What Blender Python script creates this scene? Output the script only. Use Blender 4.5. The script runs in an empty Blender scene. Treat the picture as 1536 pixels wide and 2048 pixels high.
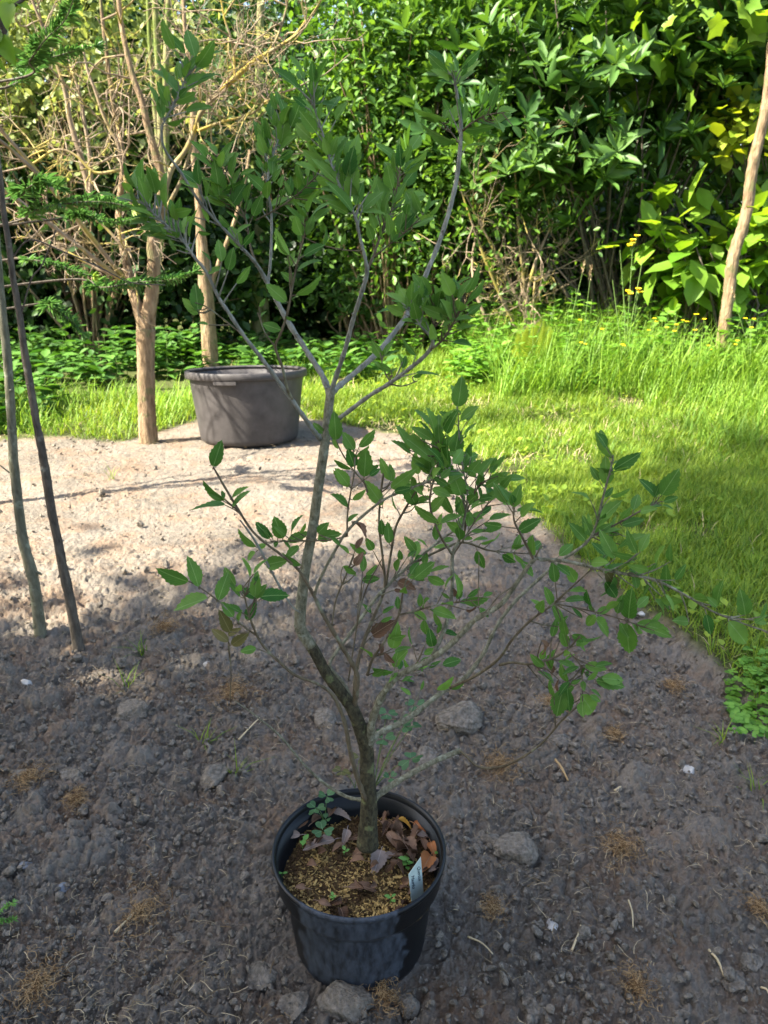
import bpy, math, random
import numpy as np
from mathutils import Vector, Matrix, Quaternion

R = math.radians
PI = math.pi
rng = np.random.default_rng(7)
random.seed(7)
scene = bpy.context.scene
COL = scene.collection

# ------------------------------------------------------------------ camera, sky, sun, exposure
CAM_H = 1.36
PITCH = R(20.3)
FPX = 1538.0
cam_d = bpy.data.cameras.new('camera')
cam = bpy.data.objects.new('camera', cam_d)
COL.objects.link(cam)
cam.location = (0, 0, CAM_H)
cam.rotation_euler = (PI / 2 - PITCH, 0, 0)
cam_d.sensor_fit = 'HORIZONTAL'
cam_d.sensor_width = 36
cam_d.lens = FPX / 1536 * 36
cam_d.clip_start = 0.05
cam_d.clip_end = 500
cam_d.dof.use_dof = True
cam_d.dof.focus_distance = 1.45
cam_d.dof.aperture_fstop = 11
scene.camera = cam

SUN_EL = R(47)
SUN_AZ = R(20)                      # turned this far from due left towards the camera
to_sun = Vector((-math.cos(SUN_AZ) * math.cos(SUN_EL), -math.sin(SUN_AZ) * math.cos(SUN_EL), math.sin(SUN_EL)))
world = bpy.data.worlds.new('World')
scene.world = world
world.use_nodes = True
wn = world.node_tree
bg = wn.nodes['Background']
sky = wn.nodes.new('ShaderNodeTexSky')
sky.sky_type = 'NISHITA'
sky.sun_disc = False
sky.sun_elevation = SUN_EL
sky.sun_rotation = math.atan2(to_sun.x, to_sun.y) % (2 * PI)
wn.links.new(sky.outputs[0], bg.inputs[0])
bg.inputs[1].default_value = 0.112
sky.dust_density = 2.4
sky.air_density = 1.0
sky.ozone_density = 0.7
sun_d = bpy.data.lights.new('sun', 'SUN')
sun_d.energy = 5.0
sun_d.angle = R(0.5)
sun_d.color = (1.0, 0.93, 0.80)
sun = bpy.data.objects.new('sun', sun_d)
COL.objects.link(sun)
sun.rotation_euler = to_sun.to_track_quat('Z', 'Y').to_euler()
scene.view_settings.view_transform = 'Standard'
scene.view_settings.look = 'None'
scene.view_settings.exposure = 2.22
scene.view_settings.gamma = 1
scene.view_settings.use_curve_mapping = False
cy = scene.cycles
cy.max_bounces = 6
cy.diffuse_bounces = 4
cy.glossy_bounces = 2
cy.transmission_bounces = 4
cy.transparent_max_bounces = 4
cy.use_denoising = True
cy.caustics_reflective = False
cy.caustics_refractive = False

# ------------------------------------------------------------------ helpers
sp, cp = math.sin(PITCH), math.cos(PITCH)


def at(u, v, Y):
    a = (u - 768) / FPX
    b = (1024 - v) / FPX
    d = Vector((a, b * sp + cp, b * cp - sp))
    k = Y / d.y
    return Vector((d.x * k, Y, CAM_H + d.z * k))


def on_ground(u, v):
    b = (1024 - v) / FPX
    dz = b * cp - sp
    return at(u, v, (b * sp + cp) * CAM_H / -dz)


def mpp(Y, z=0.8):                  # metres per photo pixel at a place
    return (Y * cp + (CAM_H - z) * sp) / FPX


def empty(name, loc=(0, 0, 0)):
    o = bpy.data.objects.new(name, None)
    COL.objects.link(o)
    o.location = loc
    o.empty_display_size = 0.1
    return o


def tag(o, label=None, cat=None, group=None, kind=None):
    if label: o['label'] = label
    if cat: o['category'] = cat
    if group: o['group'] = group
    if kind: o['kind'] = kind
    return o


class Geo:
    def __init__(self):
        self.v, self.f, self.s, self.uv, self.t, self.mi = [], [], [], [], [], []
        self.n = 0

    def add(self, verts, flat, sizes, uv=None, tint=None, mi=0):
        verts = np.asarray(verts, dtype=np.float32).reshape(-1, 3)
        k = len(verts)
        self.v.append(verts)
        self.f.append(np.asarray(flat, dtype=np.int64) + self.n)
        sizes = np.asarray(sizes, dtype=np.int64)
        self.s.append(sizes)
        self.uv.append(np.zeros((k, 2), np.float32) if uv is None else np.asarray(uv, np.float32))
        if tint is None: tint = 0.5
        self.t.append(np.broadcast_to(np.asarray(tint, np.float32), (k,)).copy())
        self.mi.append(np.full(len(sizes), mi, np.int64))
        self.n += k
        return self

    def build(self, name, mats, parent=None, smooth=True, origin=None):
        V = np.concatenate(self.v)
        F = np.concatenate(self.f)
        S = np.concatenate(self.s)
        UV = np.concatenate(self.uv)
        T = np.concatenate(self.t)
        if parent is not None and origin is None:
            q = parent
            while q is not None:
                V = V - np.array(q.location, np.float32)
                q = q.parent
        if origin is not None:
            V = V - np.array(origin, np.float32)
        me = bpy.data.meshes.new(name)
        me.vertices.add(len(V))
        me.vertices.foreach_set('co', V.astype(np.float32).ravel())
        me.loops.add(len(F))
        me.loops.foreach_set('vertex_index', F.astype(np.int32))
        me.polygons.add(len(S))
        st = np.concatenate([[0], np.cumsum(S)[:-1]]).astype(np.int32)
        me.polygons.foreach_set('loop_start', st)
        me.polygons.foreach_set('loop_total', S.astype(np.int32))
        me.polygons.foreach_set('use_smooth', np.full(len(S), smooth))
        me.polygons.foreach_set('material_index', np.concatenate(self.mi).astype(np.int32))
        ul = me.uv_layers.new(name='UVMap')
        ul.data.foreach_set('uv', UV[F].astype(np.float32).ravel())
        at_ = me.attributes.new('tint', 'FLOAT', 'POINT')
        at_.data.foreach_set('value', T)
        me.update(calc_edges=True)
        if not isinstance(mats, (list, tuple)): mats = [mats]
        for m in mats: me.materials.append(m)
        o = bpy.data.objects.new(name, me)
        COL.objects.link(o)
        if parent is not None: o.parent = parent
        if origin is not None and parent is None: o.location = origin
        return o


def frames(d, n):
    d = d / np.maximum(np.linalg.norm(d, axis=1, keepdims=True), 1e-9)
    x = np.cross(d, n)
    x /= np.maximum(np.linalg.norm(x, axis=1, keepdims=True), 1e-9)
    z = np.cross(x, d)
    return np.stack([x, d, z], axis=2)


def scat(g, tv, flat, sizes, Rm, pos, scl, tint=None, uv=None, mi=0):
    """template tv (K,3) placed at every pos with rotation Rm and scale scl (N,3)"""
    N, K = len(pos), len(tv)
    if N == 0: return
    loc = tv[None] * scl[:, None, :]
    W = np.einsum('nij,nkj->nki', Rm, loc) + pos[:, None, :]
    F = (np.asarray(flat)[None] + (np.arange(N) * K)[:, None]).ravel()
    S = np.tile(np.asarray(sizes), N)
    T = None if tint is None else np.repeat(tint, K)
    U = None if uv is None else np.tile(uv, (N, 1))
    g.add(W.reshape(-1, 3), F, S, U, T, mi)


def rdir(n, r=None):
    r = rng if r is None else r
    a = r.normal(size=(n, 3))
    return a / np.linalg.norm(a, axis=1, keepdims=True)


# value noise ----------------------------------------------------------------
_perm = np.random.default_rng(3).random((256, 256)).astype(np.float32)


def vnoise(x, y):
    xi = np.floor(x).astype(int)
    yi = np.floor(y).astype(int)
    fx, fy = x - xi, y - yi
    fx = fx * fx * (3 - 2 * fx)
    fy = fy * fy * (3 - 2 * fy)
    g = lambda a, b: _perm[a & 255, b & 255]
    return (g(xi, yi) * (1 - fx) + g(xi + 1, yi) * fx) * (1 - fy) + (g(xi, yi + 1) * (1 - fx) + g(xi + 1, yi + 1) * fx) * fy


def fbm(x, y, o=4):
    s, a, t = 0, 1, 0
    for i in range(o):
        s = s + a * vnoise(x * 2 ** i + 17 * i, y * 2 ** i + 31 * i)
        t += a
        a *= 0.5
    return s / t - 0.5


def clods(x, y, cell, seed, prob=0.6):
    """rounded lumps, one per grid cell"""
    X, Y = x / cell, y / cell
    xi, yi = np.floor(X).astype(int), np.floor(Y).astype(int)
    best = np.zeros_like(x)
    for dx in (-1, 0, 1):
        for dy in (-1, 0, 1):
            a, b = xi + dx, yi + dy
            h1 = _perm[(a + seed * 7) & 255, (b + seed * 13) & 255]
            h2 = _perm[(b + seed * 5) & 255, (a + seed * 3 + 91) & 255]
            h3 = _perm[(a * 3 + b + seed) & 255, (b * 5 - a) & 255]
            h4 = _perm[(a * 7 - b + seed) & 255, (b * 3 + a + 40) & 255]
            px, py = a + 0.15 + 0.7 * h1, b + 0.15 + 0.7 * h2
            ca, sa = np.cos(h4 * 6.28), np.sin(h4 * 6.28)
            ux, uy = X - px, Y - py
            e1 = ux * ca + uy * sa
            e2 = (-ux * sa + uy * ca) * (1 + 0.7 * h1)
            r = 0.28 + 0.45 * h3
            q = np.sqrt(np.maximum(0, 1 - (e1 * e1 + e2 * e2) / (r * r)))
            hh = np.where(h4 < prob, q * r, 0)
            best = np.maximum(best, hh)
    return best * cell


def sstep(a, b, x):
    t = np.clip((x - a) / (b - a), 0, 1)
    return t * t * (3 - 2 * t)


# edge of the soil bed: grass lies beyond Yb(x)
_bx = np.array([-9, -3.2, -2.2, -1.75, -1.55, -1.3, -.64, -.24, .31, .5, .61, .71, .82, 1.0, 1.1, 1.2, 1.45, 1.9, 3.0])
_by = np.array([4.9, 4.9, 5.0, 4.95, 5.35, 5.7, 5.75, 5.45, 5.0, 4.5, 3.95, 3.5, 3.12, 2.65, 2.12, 1.62, 1.0, .1, -2.0])


def bed_edge(x, y):
    """signed: >0 grass, <0 soil (metres, roughly)"""
    e = y - np.interp(x, _bx, _by)
    e = np.clip(e, -3, 3)
    steep = sstep(0.2, .9, x)
    e = e * (1 - 0.6 * steep)
    return e + 0.16 * fbm(x * 2.3 + 5, y * 2.3, 3) * 2


def base_h(x, y):
    x = np.asarray(x, dtype=float)
    y = np.asarray(y, dtype=float)
    h = 0.05 * fbm(x * 0.9 + 3, y * 0.9 + 9, 3) * sstep(0.4, 2.4, np.hypot(x, y - 1.18) + .4)
    g = sstep(-0.05, 0.5, bed_edge(x, y))
    h = h + g * 0.03
    h = h + 0.26 * sstep(5.2, 8.0, y) * sstep(0.2, 1.8, x)
    # low ridge of dug soil in the middle distance, furrow at the right edge of the bed
    h = h + 0.05 * np.exp(-((y - 3.0 - .15 * x) / 0.45) ** 2) * (1 - g)
    h = h + 0.05 * np.exp(-((y - 4.3) / 0.8) ** 2) * (1 - g)
    h = h - 0.06 * np.exp(-((bed_edge(x, y) + 0.12) / 0.1) ** 2) * sstep(.4, .9, x) * (1 - sstep(3, 4, y))
    h = h - .02 * np.exp(-(np.hypot(x + .04, y - 1.18) / .2) ** 2)
    return h


def gz(x, y):
    return float(base_h(np.array([x]), np.array([y]))[0])


# ------------------------------------------------------------------ materials
def nodes(name):
    m = bpy.data.materials.new(name)
    m.use_nodes = True
    nt = m.node_tree
    for n in list(nt.nodes): nt.nodes.remove(n)
    return m, nt, nt.nodes, nt.links


def ramp(N, stops):
    r = N.new('ShaderNodeValToRGB')
    els = r.color_ramp.elements
    while len(els) < len(stops): els.new(0.5)
    for e, (p, c) in zip(els, stops):
        e.position = p
        e.color = (c[0], c[1], c[2], 1)
    return r


def leaf_mat(name, dark, light, trans=0.35, rough=0.45, tcol=None, vein=False, vcol=None, spec=0.35):
    m, nt, N, L = nodes(name)
    out = N.new('ShaderNodeOutputMaterial')
    a = N.new('ShaderNodeAttribute'); a.attribute_name = 'tint'
    r = ramp(N, [(0.0, dark), (1.0, light)])
    L.new(a.outputs['Fac'], r.inputs[0])
    col = r.outputs[0]
    if vein:
        uv = N.new('ShaderNodeUVMap')
        sx = N.new('ShaderNodeSeparateXYZ'); L.new(uv.outputs[0], sx.inputs[0])
        ab = N.new('ShaderNodeMath'); ab.operation = 'ABSOLUTE'; L.new(sx.outputs[0], ab.inputs[0])
        mid = N.new('ShaderNodeMath'); mid.operation = 'LESS_THAN'; L.new(ab.outputs[0], mid.inputs[0]); mid.inputs[1].default_value = 0.05
        # side veins: stripes running forward from the midrib
        mu = N.new('ShaderNodeMath'); mu.operation = 'MULTIPLY_ADD'
        L.new(ab.outputs[0], mu.inputs[0]); mu.inputs[1].default_value = -0.35; L.new(sx.outputs[1], mu.inputs[2])
        m2 = N.new('ShaderNodeMath'); m2.operation = 'MULTIPLY'; L.new(mu.outputs[0], m2.inputs[0]); m2.inputs[1].default_value = 9.0
        fr = N.new('ShaderNodeMath'); fr.operation = 'FRACT'; L.new(m2.outputs[0], fr.inputs[0])
        lt = N.new('ShaderNodeMath'); lt.operation = 'LESS_THAN'; L.new(fr.outputs[0], lt.inputs[0]); lt.inputs[1].default_value = 0.12
        s2 = N.new('ShaderNodeMath'); s2.operation = 'MULTIPLY'; L.new(lt.outputs[0], s2.inputs[0]); s2.inputs[1].default_value = 0.28
        mx_ = N.new('ShaderNodeMath'); mx_.operation = 'MAXIMUM'; L.new(mid.outputs[0], mx_.inputs[0]); L.new(s2.outputs[0], mx_.inputs[1])
        mf = N.new('ShaderNodeMath'); mf.operation = 'MULTIPLY'; L.new(mx_.outputs[0], mf.inputs[0]); mf.inputs[1].default_value = 0.8
        mx = N.new('ShaderNodeMixRGB'); L.new(mf.outputs[0], mx.inputs[0]); L.new(col, mx.inputs[1])
        mx.inputs[2].default_value = (*(vcol or light), 1)
        col = mx.outputs[0]
    tc = N.new('ShaderNodeTexCoord')
    nz = N.new('ShaderNodeTexNoise'); nz.inputs['Scale'].default_value = 60 if vein else 9; nz.inputs['Detail'].default_value = 3
    L.new(tc.outputs['Object'], nz.inputs[0])
    hs = N.new('ShaderNodeHueSaturation')
    mr = N.new('ShaderNodeMapRange'); mr.inputs[3].default_value = 0.7; mr.inputs[4].default_value = 1.3
    L.new(nz.outputs[0], mr.inputs[0]); L.new(mr.outputs[0], hs.inputs['Value']); L.new(col, hs.inputs['Color'])
    b = N.new('ShaderNodeBsdfPrincipled')
    L.new(hs.outputs[0], b.inputs['Base Color'])
    b.inputs['Roughness'].default_value = rough
    b.inputs['Specular IOR Level'].default_value = spec
    t = N.new('ShaderNodeBsdfTranslucent')
    if tcol:
        mt = N.new('ShaderNodeMixRGB'); mt.blend_type = 'MULTIPLY'; mt.inputs[0].default_value = 1
        L.new(hs.outputs[0], mt.inputs[1]); mt.inputs[2].default_value = (*tcol, 1)
        L.new(mt.outputs[0], t.inputs[0])
    else:
        L.new(hs.outputs[0], t.inputs[0])
    ms = N.new('ShaderNodeMixShader'); ms.inputs[0].default_value = trans
    L.new(b.outputs[0], ms.inputs[1]); L.new(t.outputs[0], ms.inputs[2])
    L.new(ms.outputs[0], out.inputs[0])
    return m


def bark_mat(name, c1, c2, scale=30, c3=None, p3=0.6, bump=0.4, stretch=0.3, rough=0.85):
    m, nt, N, L = nodes(name)
    out = N.new('ShaderNodeOutputMaterial')
    tc = N.new('ShaderNodeTexCoord')
    mp = N.new('ShaderNodeMapping'); mp.inputs['Scale'].default_value = (1, 1, stretch)
    L.new(tc.outputs['Object'], mp.inputs[0])
    n1 = N.new('ShaderNodeTexNoise'); n1.inputs['Scale'].default_value = scale; n1.inputs['Detail'].default_value = 6; n1.inputs['Roughness'].default_value = 0.65
    L.new(mp.outputs[0], n1.inputs[0])
    r = ramp(N, [(0.32, c1), (0.68, c2)])
    L.new(n1.outputs[0], r.inputs[0])
    col = r.outputs[0]
    if c3:
        n2 = N.new('ShaderNodeTexNoise'); n2.inputs['Scale'].default_value = scale * 0.4; n2.inputs['Detail'].default_value = 4
        L.new(tc.outputs['Object'], n2.inputs[0])
        r2 = ramp(N, [(p3 - 0.05, (0, 0, 0)), (p3 + 0.05, (1, 1, 1))])
        L.new(n2.outputs[0], r2.inputs[0])
        mx = N.new('ShaderNodeMixRGB'); L.new(r2.outputs[0], mx.inputs[0]); L.new(col, mx.inputs[1]); mx.inputs[2].default_value = (*c3, 1)
        col = mx.outputs[0]
    b = N.new('ShaderNodeBsdfPrincipled')
    L.new(col, b.inputs['Base Color'])
    b.inputs['Roughness'].default_value = rough
    b.inputs['Specular IOR Level'].default_value = 0.2
    bp = N.new('ShaderNodeBump'); bp.inputs['Strength'].default_value = bump; bp.inputs['Distance'].default_value = 0.01 if bump < .8 else .035
    L.new(n1.outputs[0], bp.inputs['Height']); L.new(bp.outputs[0], b.inputs['Normal'])
    L.new(b.outputs[0], out.inputs[0])
    return m


def soil_mat():
    m, nt, N, L = nodes('soil')
    out = N.new('ShaderNodeOutputMaterial')
    tc = N.new('ShaderNodeTexCoord')

    def noise(s, d=5, r=0.6):
        n = N.new('ShaderNodeTexNoise'); n.inputs['Scale'].default_value = s
        n.inputs['Detail'].default_value = d; n.inputs['Roughness'].default_value = r
        L.new(tc.outputs['Object'], n.inputs[0]); return n
    n1, n2, n3 = noise(2.2), noise(38, 9, 0.78), noise(90, 5)
    r = ramp(N, [(0.3, (0.078, 0.069, 0.054)), (0.5, (0.222, 0.192, 0.154)), (0.70, (0.350, 0.297, 0.238))])
    mixn = N.new('ShaderNodeMath'); mixn.operation = 'MULTIPLY_ADD'
    L.new(n2.outputs[0], mixn.inputs[0]); mixn.inputs[1].default_value = 0.6
    h = N.new('ShaderNodeMath'); h.operation = 'MULTIPLY'; L.new(n1.outputs[0], h.inputs[0]); h.inputs[1].default_value = 0.4
    L.new(h.outputs[0], mixn.inputs[2]); L.new(mixn.outputs[0], r.inputs[0])
    # rusty root and moss stains
    n4 = noise(5.5, 6, 0.7)
    r4 = ramp(N, [(0.47, (0, 0, 0)), (0.62, (1, 1, 1))]); L.new(n4.outputs[0], r4.inputs[0])
    mf = N.new('ShaderNodeMath'); mf.operation = 'MULTIPLY'; L.new(r4.outputs[0], mf.inputs[0]); mf.inputs[1].default_value = 0.62
    mx = N.new('ShaderNodeMixRGB'); L.new(mf.outputs[0], mx.inputs[0]); L.new(r.outputs[0], mx.inputs[1]); mx.inputs[2].default_value = (0.25, 0.165, 0.105, 1)
    # turf floor under the grass
    a = N.new('ShaderNodeAttribute'); a.attribute_name = 'tint'
    rg = ramp(N, [(0.35, (0.045, 0.055, 0.018)), (0.65, (0.13, 0.15, 0.05))]); L.new(n2.outputs[0], rg.inputs[0])
    mg = N.new('ShaderNodeMixRGB'); L.new(a.outputs['Fac'], mg.inputs[0]); L.new(mx.outputs[0], mg.inputs[1]); L.new(rg.outputs[0], mg.inputs[2])
    b = N.new('ShaderNodeBsdfPrincipled')
    L.new(mg.outputs[0], b.inputs['Base Color'])
    b.inputs['Roughness'].default_value = 0.95
    b.inputs['Specular IOR Level'].default_value = 0.1
    ad = N.new('ShaderNodeMath'); ad.operation = 'MULTIPLY_ADD'
    L.new(n3.outputs[0], ad.inputs[0]); ad.inputs[1].default_value = 0.6; L.new(n2.outputs[0], ad.inputs[2])
    bp = N.new('ShaderNodeBump'); bp.inputs['Strength'].default_value = 0.9; bp.inputs['Distance'].default_value = 0.02
    L.new(ad.outputs[0], bp.inputs['Height']); L.new(bp.outputs[0], b.inputs['Normal'])
    L.new(b.outputs[0], out.inputs[0])
    return m


def plain_mat(name, c1, c2, scale=20, rough=0.5, bump=0.1, spec=0.3, dist=0.004, tint=False, detail=5):
    m, nt, N, L = nodes(name)
    out = N.new('ShaderNodeOutputMaterial')
    tc = N.new('ShaderNodeTexCoord')
    n1 = N.new('ShaderNodeTexNoise'); n1.inputs['Scale'].default_value = scale; n1.inputs['Detail'].default_value = detail; n1.inputs['Roughness'].default_value = 0.6
    L.new(tc.outputs['Object'], n1.inputs[0])
    r = ramp(N, [(0.3, c1), (0.7, c2)])
    if tint:
        a = N.new('ShaderNodeAttribute'); a.attribute_name = 'tint'
        L.new(a.outputs['Fac'], r.inputs[0])
    else:
        L.new(n1.outputs[0], r.inputs[0])
    b = N.new('ShaderNodeBsdfPrincipled')
    L.new(r.outputs[0], b.inputs['Base Color'])
    b.inputs['Roughness'].default_value = rough
    b.inputs['Specular IOR Level'].default_value = spec
    bp = N.new('ShaderNodeBump'); bp.inputs['Strength'].default_value = bump; bp.inputs['Distance'].default_value = dist
    L.new(n1.outputs[0], bp.inputs['Height']); L.new(bp.outputs[0], b.inputs['Normal'])
    L.new(b.outputs[0], out.inputs[0])
    return m


def pot_mat():
    """black nursery plastic with dust and a painted sky sheen that stop in ragged wet edges"""
    m, nt, N, L = nodes('black_plastic')
    out = N.new('ShaderNodeOutputMaterial')
    tc = N.new('ShaderNodeTexCoord')
    n1 = N.new('ShaderNodeTexNoise'); n1.inputs['Scale'].default_value = 9; n1.inputs['Detail'].default_value = 7; n1.inputs['Roughness'].default_value = 0.62
    L.new(tc.outputs['Object'], n1.inputs[0])
    n2 = N.new('ShaderNodeTexNoise'); n2.inputs['Scale'].default_value = 70; n2.inputs['Detail'].default_value = 8; n2.inputs['Roughness'].default_value = 0.7
    mp = N.new('ShaderNodeMapping'); mp.inputs['Scale'].default_value = (1, 1, .35); L.new(tc.outputs['Object'], mp.inputs[0]); L.new(mp.outputs[0], n2.inputs[0])
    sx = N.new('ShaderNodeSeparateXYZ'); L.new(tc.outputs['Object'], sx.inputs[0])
    # dust and sky sheen painted on a broad front patch; edge broken by noise
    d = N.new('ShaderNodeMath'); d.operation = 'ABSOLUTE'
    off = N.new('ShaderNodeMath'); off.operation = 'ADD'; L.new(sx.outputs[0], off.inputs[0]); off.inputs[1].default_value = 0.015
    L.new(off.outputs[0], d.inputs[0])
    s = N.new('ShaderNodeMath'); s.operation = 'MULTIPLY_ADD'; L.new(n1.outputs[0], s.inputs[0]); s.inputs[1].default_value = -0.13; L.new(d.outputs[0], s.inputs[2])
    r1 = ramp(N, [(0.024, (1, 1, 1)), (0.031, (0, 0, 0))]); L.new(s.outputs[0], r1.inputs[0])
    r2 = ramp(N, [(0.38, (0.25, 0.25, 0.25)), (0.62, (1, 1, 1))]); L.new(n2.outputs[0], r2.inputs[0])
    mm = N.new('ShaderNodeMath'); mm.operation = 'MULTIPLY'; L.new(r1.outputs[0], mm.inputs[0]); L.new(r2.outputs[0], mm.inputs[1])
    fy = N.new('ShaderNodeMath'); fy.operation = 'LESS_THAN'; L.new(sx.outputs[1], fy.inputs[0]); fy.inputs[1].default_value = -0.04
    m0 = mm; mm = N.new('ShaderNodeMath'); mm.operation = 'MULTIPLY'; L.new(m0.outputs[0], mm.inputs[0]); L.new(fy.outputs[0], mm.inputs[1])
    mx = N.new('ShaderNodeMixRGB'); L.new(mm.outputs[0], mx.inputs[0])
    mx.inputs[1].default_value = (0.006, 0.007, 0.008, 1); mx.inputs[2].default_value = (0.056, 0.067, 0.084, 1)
    b = N.new('ShaderNodeBsdfPrincipled')
    L.new(mx.outputs[0], b.inputs['Base Color'])
    rr = N.new('ShaderNodeMapRange'); L.new(mm.outputs[0], rr.inputs[0]); rr.inputs[3].default_value = 0.38; rr.inputs[4].default_value = 0.6
    L.new(rr.outputs[0], b.inputs['Roughness'])
    b.inputs['Specular IOR Level'].default_value = 0.32
    bp = N.new('ShaderNodeBump'); bp.inputs['Strength'].default_value = 0.15; bp.inputs['Distance'].default_value = 0.002
    L.new(n2.outputs[0], bp.inputs['Height']); L.new(bp.outputs[0], b.inputs['Normal'])
    L.new(b.outputs[0], out.inputs[0])
    return m


M = {}
M['soil'] = soil_mat()
M['clod'] = plain_mat('clod', (0.100, 0.085, 0.066), (0.320, 0.273, 0.215), 75, 0.95, 1.0, 0.1, 0.02, detail=9)
M['stone'] = plain_mat('pale_stone', (0.30, 0.27, 0.23), (0.60, 0.57, 0.52), 30, 0.7, 0.3)
M['bluestone'] = plain_mat('grey_stone', (0.14, 0.15, 0.16), (0.24, 0.25, 0.27), 30, 0.7, 0.3)
M['straw'] = plain_mat('straw', (0.20, 0.13, 0.06), (0.50, 0.39, 0.23), 30, 0.8, 0.1, 0.2, tint=True)
M['root'] = plain_mat('dry_root', (0.12, 0.065, 0.028), (0.38, 0.25, 0.12), 30, 0.85, 0.1, 0.1, tint=True)
M['chips'] = plain_mat('bark_chips', (0.060, 0.034, 0.015), (0.46, 0.31, 0.11), 40, 0.85, 0.2, 0.15, tint=True)
M['mulch'] = plain_mat('potting_mix', (0.035, 0.022, 0.010), (0.17, 0.11, 0.045), 60, 0.9, 0.8, 0.1, 0.006)
M['oak'] = leaf_mat('oak_leaf', (0.042, 0.130, 0.024), (0.175, 0.315, 0.060), 0.34, 0.62, vein=True, vcol=(0.22, 0.34, 0.12), spec=0.16, tcol=(1.1, 1.2, 0.5))
M['dead'] = leaf_mat('dead_leaf', (0.060, 0.030, 0.016), (0.25, 0.145, 0.085), 0.12, 0.7, vein=True, vcol=(0.30, 0.19, 0.12), spec=0.2)
M['tawny'] = leaf_mat('tawny_leaf', (0.30, 0.09, 0.03), (0.40, 0.16, 0.05), 0.12, 0.6, vein=True, vcol=(0.35, 0.2, 0.1), spec=0.2)
M['gold'] = leaf_mat('gold_leaf', (0.45, 0.22, 0.02), (0.5, 0.26, 0.03), 0.12, 0.5, vein=True, vcol=(0.5, 0.3, 0.1))
M['mauve'] = leaf_mat('mauve_leaf', (0.17, 0.115, 0.09), (0.34, 0.25, 0.19), 0.1, 0.7, vein=True, vcol=(0.40, 0.31, 0.26), spec=0.2)
M['olive'] = leaf_mat('olive_leaf', (0.09, 0.085, 0.02), (0.15, 0.13, 0.04), 0.2, 0.6, vein=True, vcol=(0.2, 0.18, 0.08))
M['clover'] = leaf_mat('clover_leaf', (0.05, 0.12, 0.04), (0.10, 0.20, 0.07), 0.3, 0.5, vein=True, vcol=(0.12, 0.22, 0.09))
M['sprout'] = leaf_mat('sprout_leaf', (0.12, 0.30, 0.05), (0.22, 0.42, 0.09), 0.3, 0.5)
M['oakbark'] = bark_mat('oak_bark', (0.020, 0.017, 0.011), (0.100, 0.088, 0.048), 130, (0.14, 0.15, 0.065), 0.63, bump=.75, stretch=.6)
M['oaklimb'] = bark_mat('oak_limb', (0.085, 0.080, 0.045), (0.29, 0.275, 0.19), 150, (0.33, 0.335, 0.24), 0.64, bump=.7, stretch=.6)
M['oakgrey'] = bark_mat('oak_grey', (0.13, 0.13, 0.105), (0.31, 0.31, 0.26), 130, (0.06, 0.05, 0.035), 0.70)
M['oaktwig'] = bark_mat('oak_twig', (0.075, 0.055, 0.033), (0.17, 0.14, 0.085), 90, (0.20, 0.20, 0.13), 0.62)
M['bark'] = bark_mat('tan_bark', (0.13, 0.085, 0.045), (0.42, 0.30, 0.18), 38, (0.19, 0.17, 0.08), 0.6, bump=1.0, stretch=.22)
M['twig'] = bark_mat('lichen_twig', (0.13, 0.095, 0.06), (0.36, 0.28, 0.19), 9, (0.32, 0.26, 0.07), 0.56)
M['lichen'] = bark_mat('yellow_lichen_bark', (0.12, 0.10, 0.055), (0.30, 0.25, 0.14), 14, (0.32, 0.24, 0.05), 0.53)
M['greenbark'] = bark_mat('green_bark', (0.085, 0.082, 0.052), (0.215, 0.205, 0.14), 60, (0.26, 0.27, 0.19), 0.62, bump=.7)
M['darkbark'] = bark_mat('dark_bark', (0.045, 0.036, 0.028), (0.150, 0.125, 0.095), 60, (0.22, 0.205, 0.16), 0.68, bump=.7)
M['moss'] = bark_mat('mossy_bark', (0.14, 0.13, 0.05), (0.32, 0.30, 0.14), 20, (0.14, 0.18, 0.04), 0.5, bump=.9)
M['grass'] = leaf_mat('grass_blades', (0.050, 0.170, 0.012), (0.36, 0.45, 0.050), 0.42, 0.5, tcol=(1.2, 1.1, 0.6), spec=0.3)
M['tallgrass'] = leaf_mat('tall_grass_blades', (0.10, 0.23, 0.02), (0.30, 0.46, 0.06), 0.42, 0.5, tcol=(1.2, 1.1, 0.6), spec=0.3)
M['nettle'] = leaf_mat('nettle_leaf', (0.08, 0.21, 0.02), (0.22, 0.42, 0.06), 0.4, 0.55, tcol=(1.2, 1.2, 0.5))
M['nettledark'] = leaf_mat('dark_nettle_leaf', (0.035, 0.11, 0.015), (0.12, 0.26, 0.04), 0.35, 0.55, tcol=(1.2, 1.2, 0.5))
M['laurel'] = leaf_mat('laurel_leaf', (0.035, 0.10, 0.018), (0.13, 0.25, 0.05), 0.34, 0.48, tcol=(1.4, 1.3, 0.5), spec=0.35)
M['small'] = leaf_mat('small_leaf', (0.035, 0.10, 0.015), (0.16, 0.30, 0.045), 0.42, 0.45, tcol=(1.4, 1.3, 0.5))
M['lime'] = leaf_mat('lime_leaf', (0.11, 0.25, 0.02), (0.26, 0.42, 0.05), 0.5, 0.45, tcol=(1.4, 1.2, 0.4))
M['yellow'] = leaf_mat('yellow_green_leaf', (0.17, 0.30, 0.02), (0.34, 0.42, 0.04), 0.5, 0.5, tcol=(1.4, 1.1, 0.4))
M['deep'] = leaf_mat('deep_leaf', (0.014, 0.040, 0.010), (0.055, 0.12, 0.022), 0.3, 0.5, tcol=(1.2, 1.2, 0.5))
M['conifer'] = leaf_mat('conifer_needle', (0.06, 0.17, 0.03), (0.16, 0.32, 0.06), 0.35, 0.4)
M['conlight'] = leaf_mat('young_needle', (0.16, 0.32, 0.04), (0.42, 0.50, 0.08), 0.4, 0.45, tcol=(1.2, 1.1, 0.5))
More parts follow.
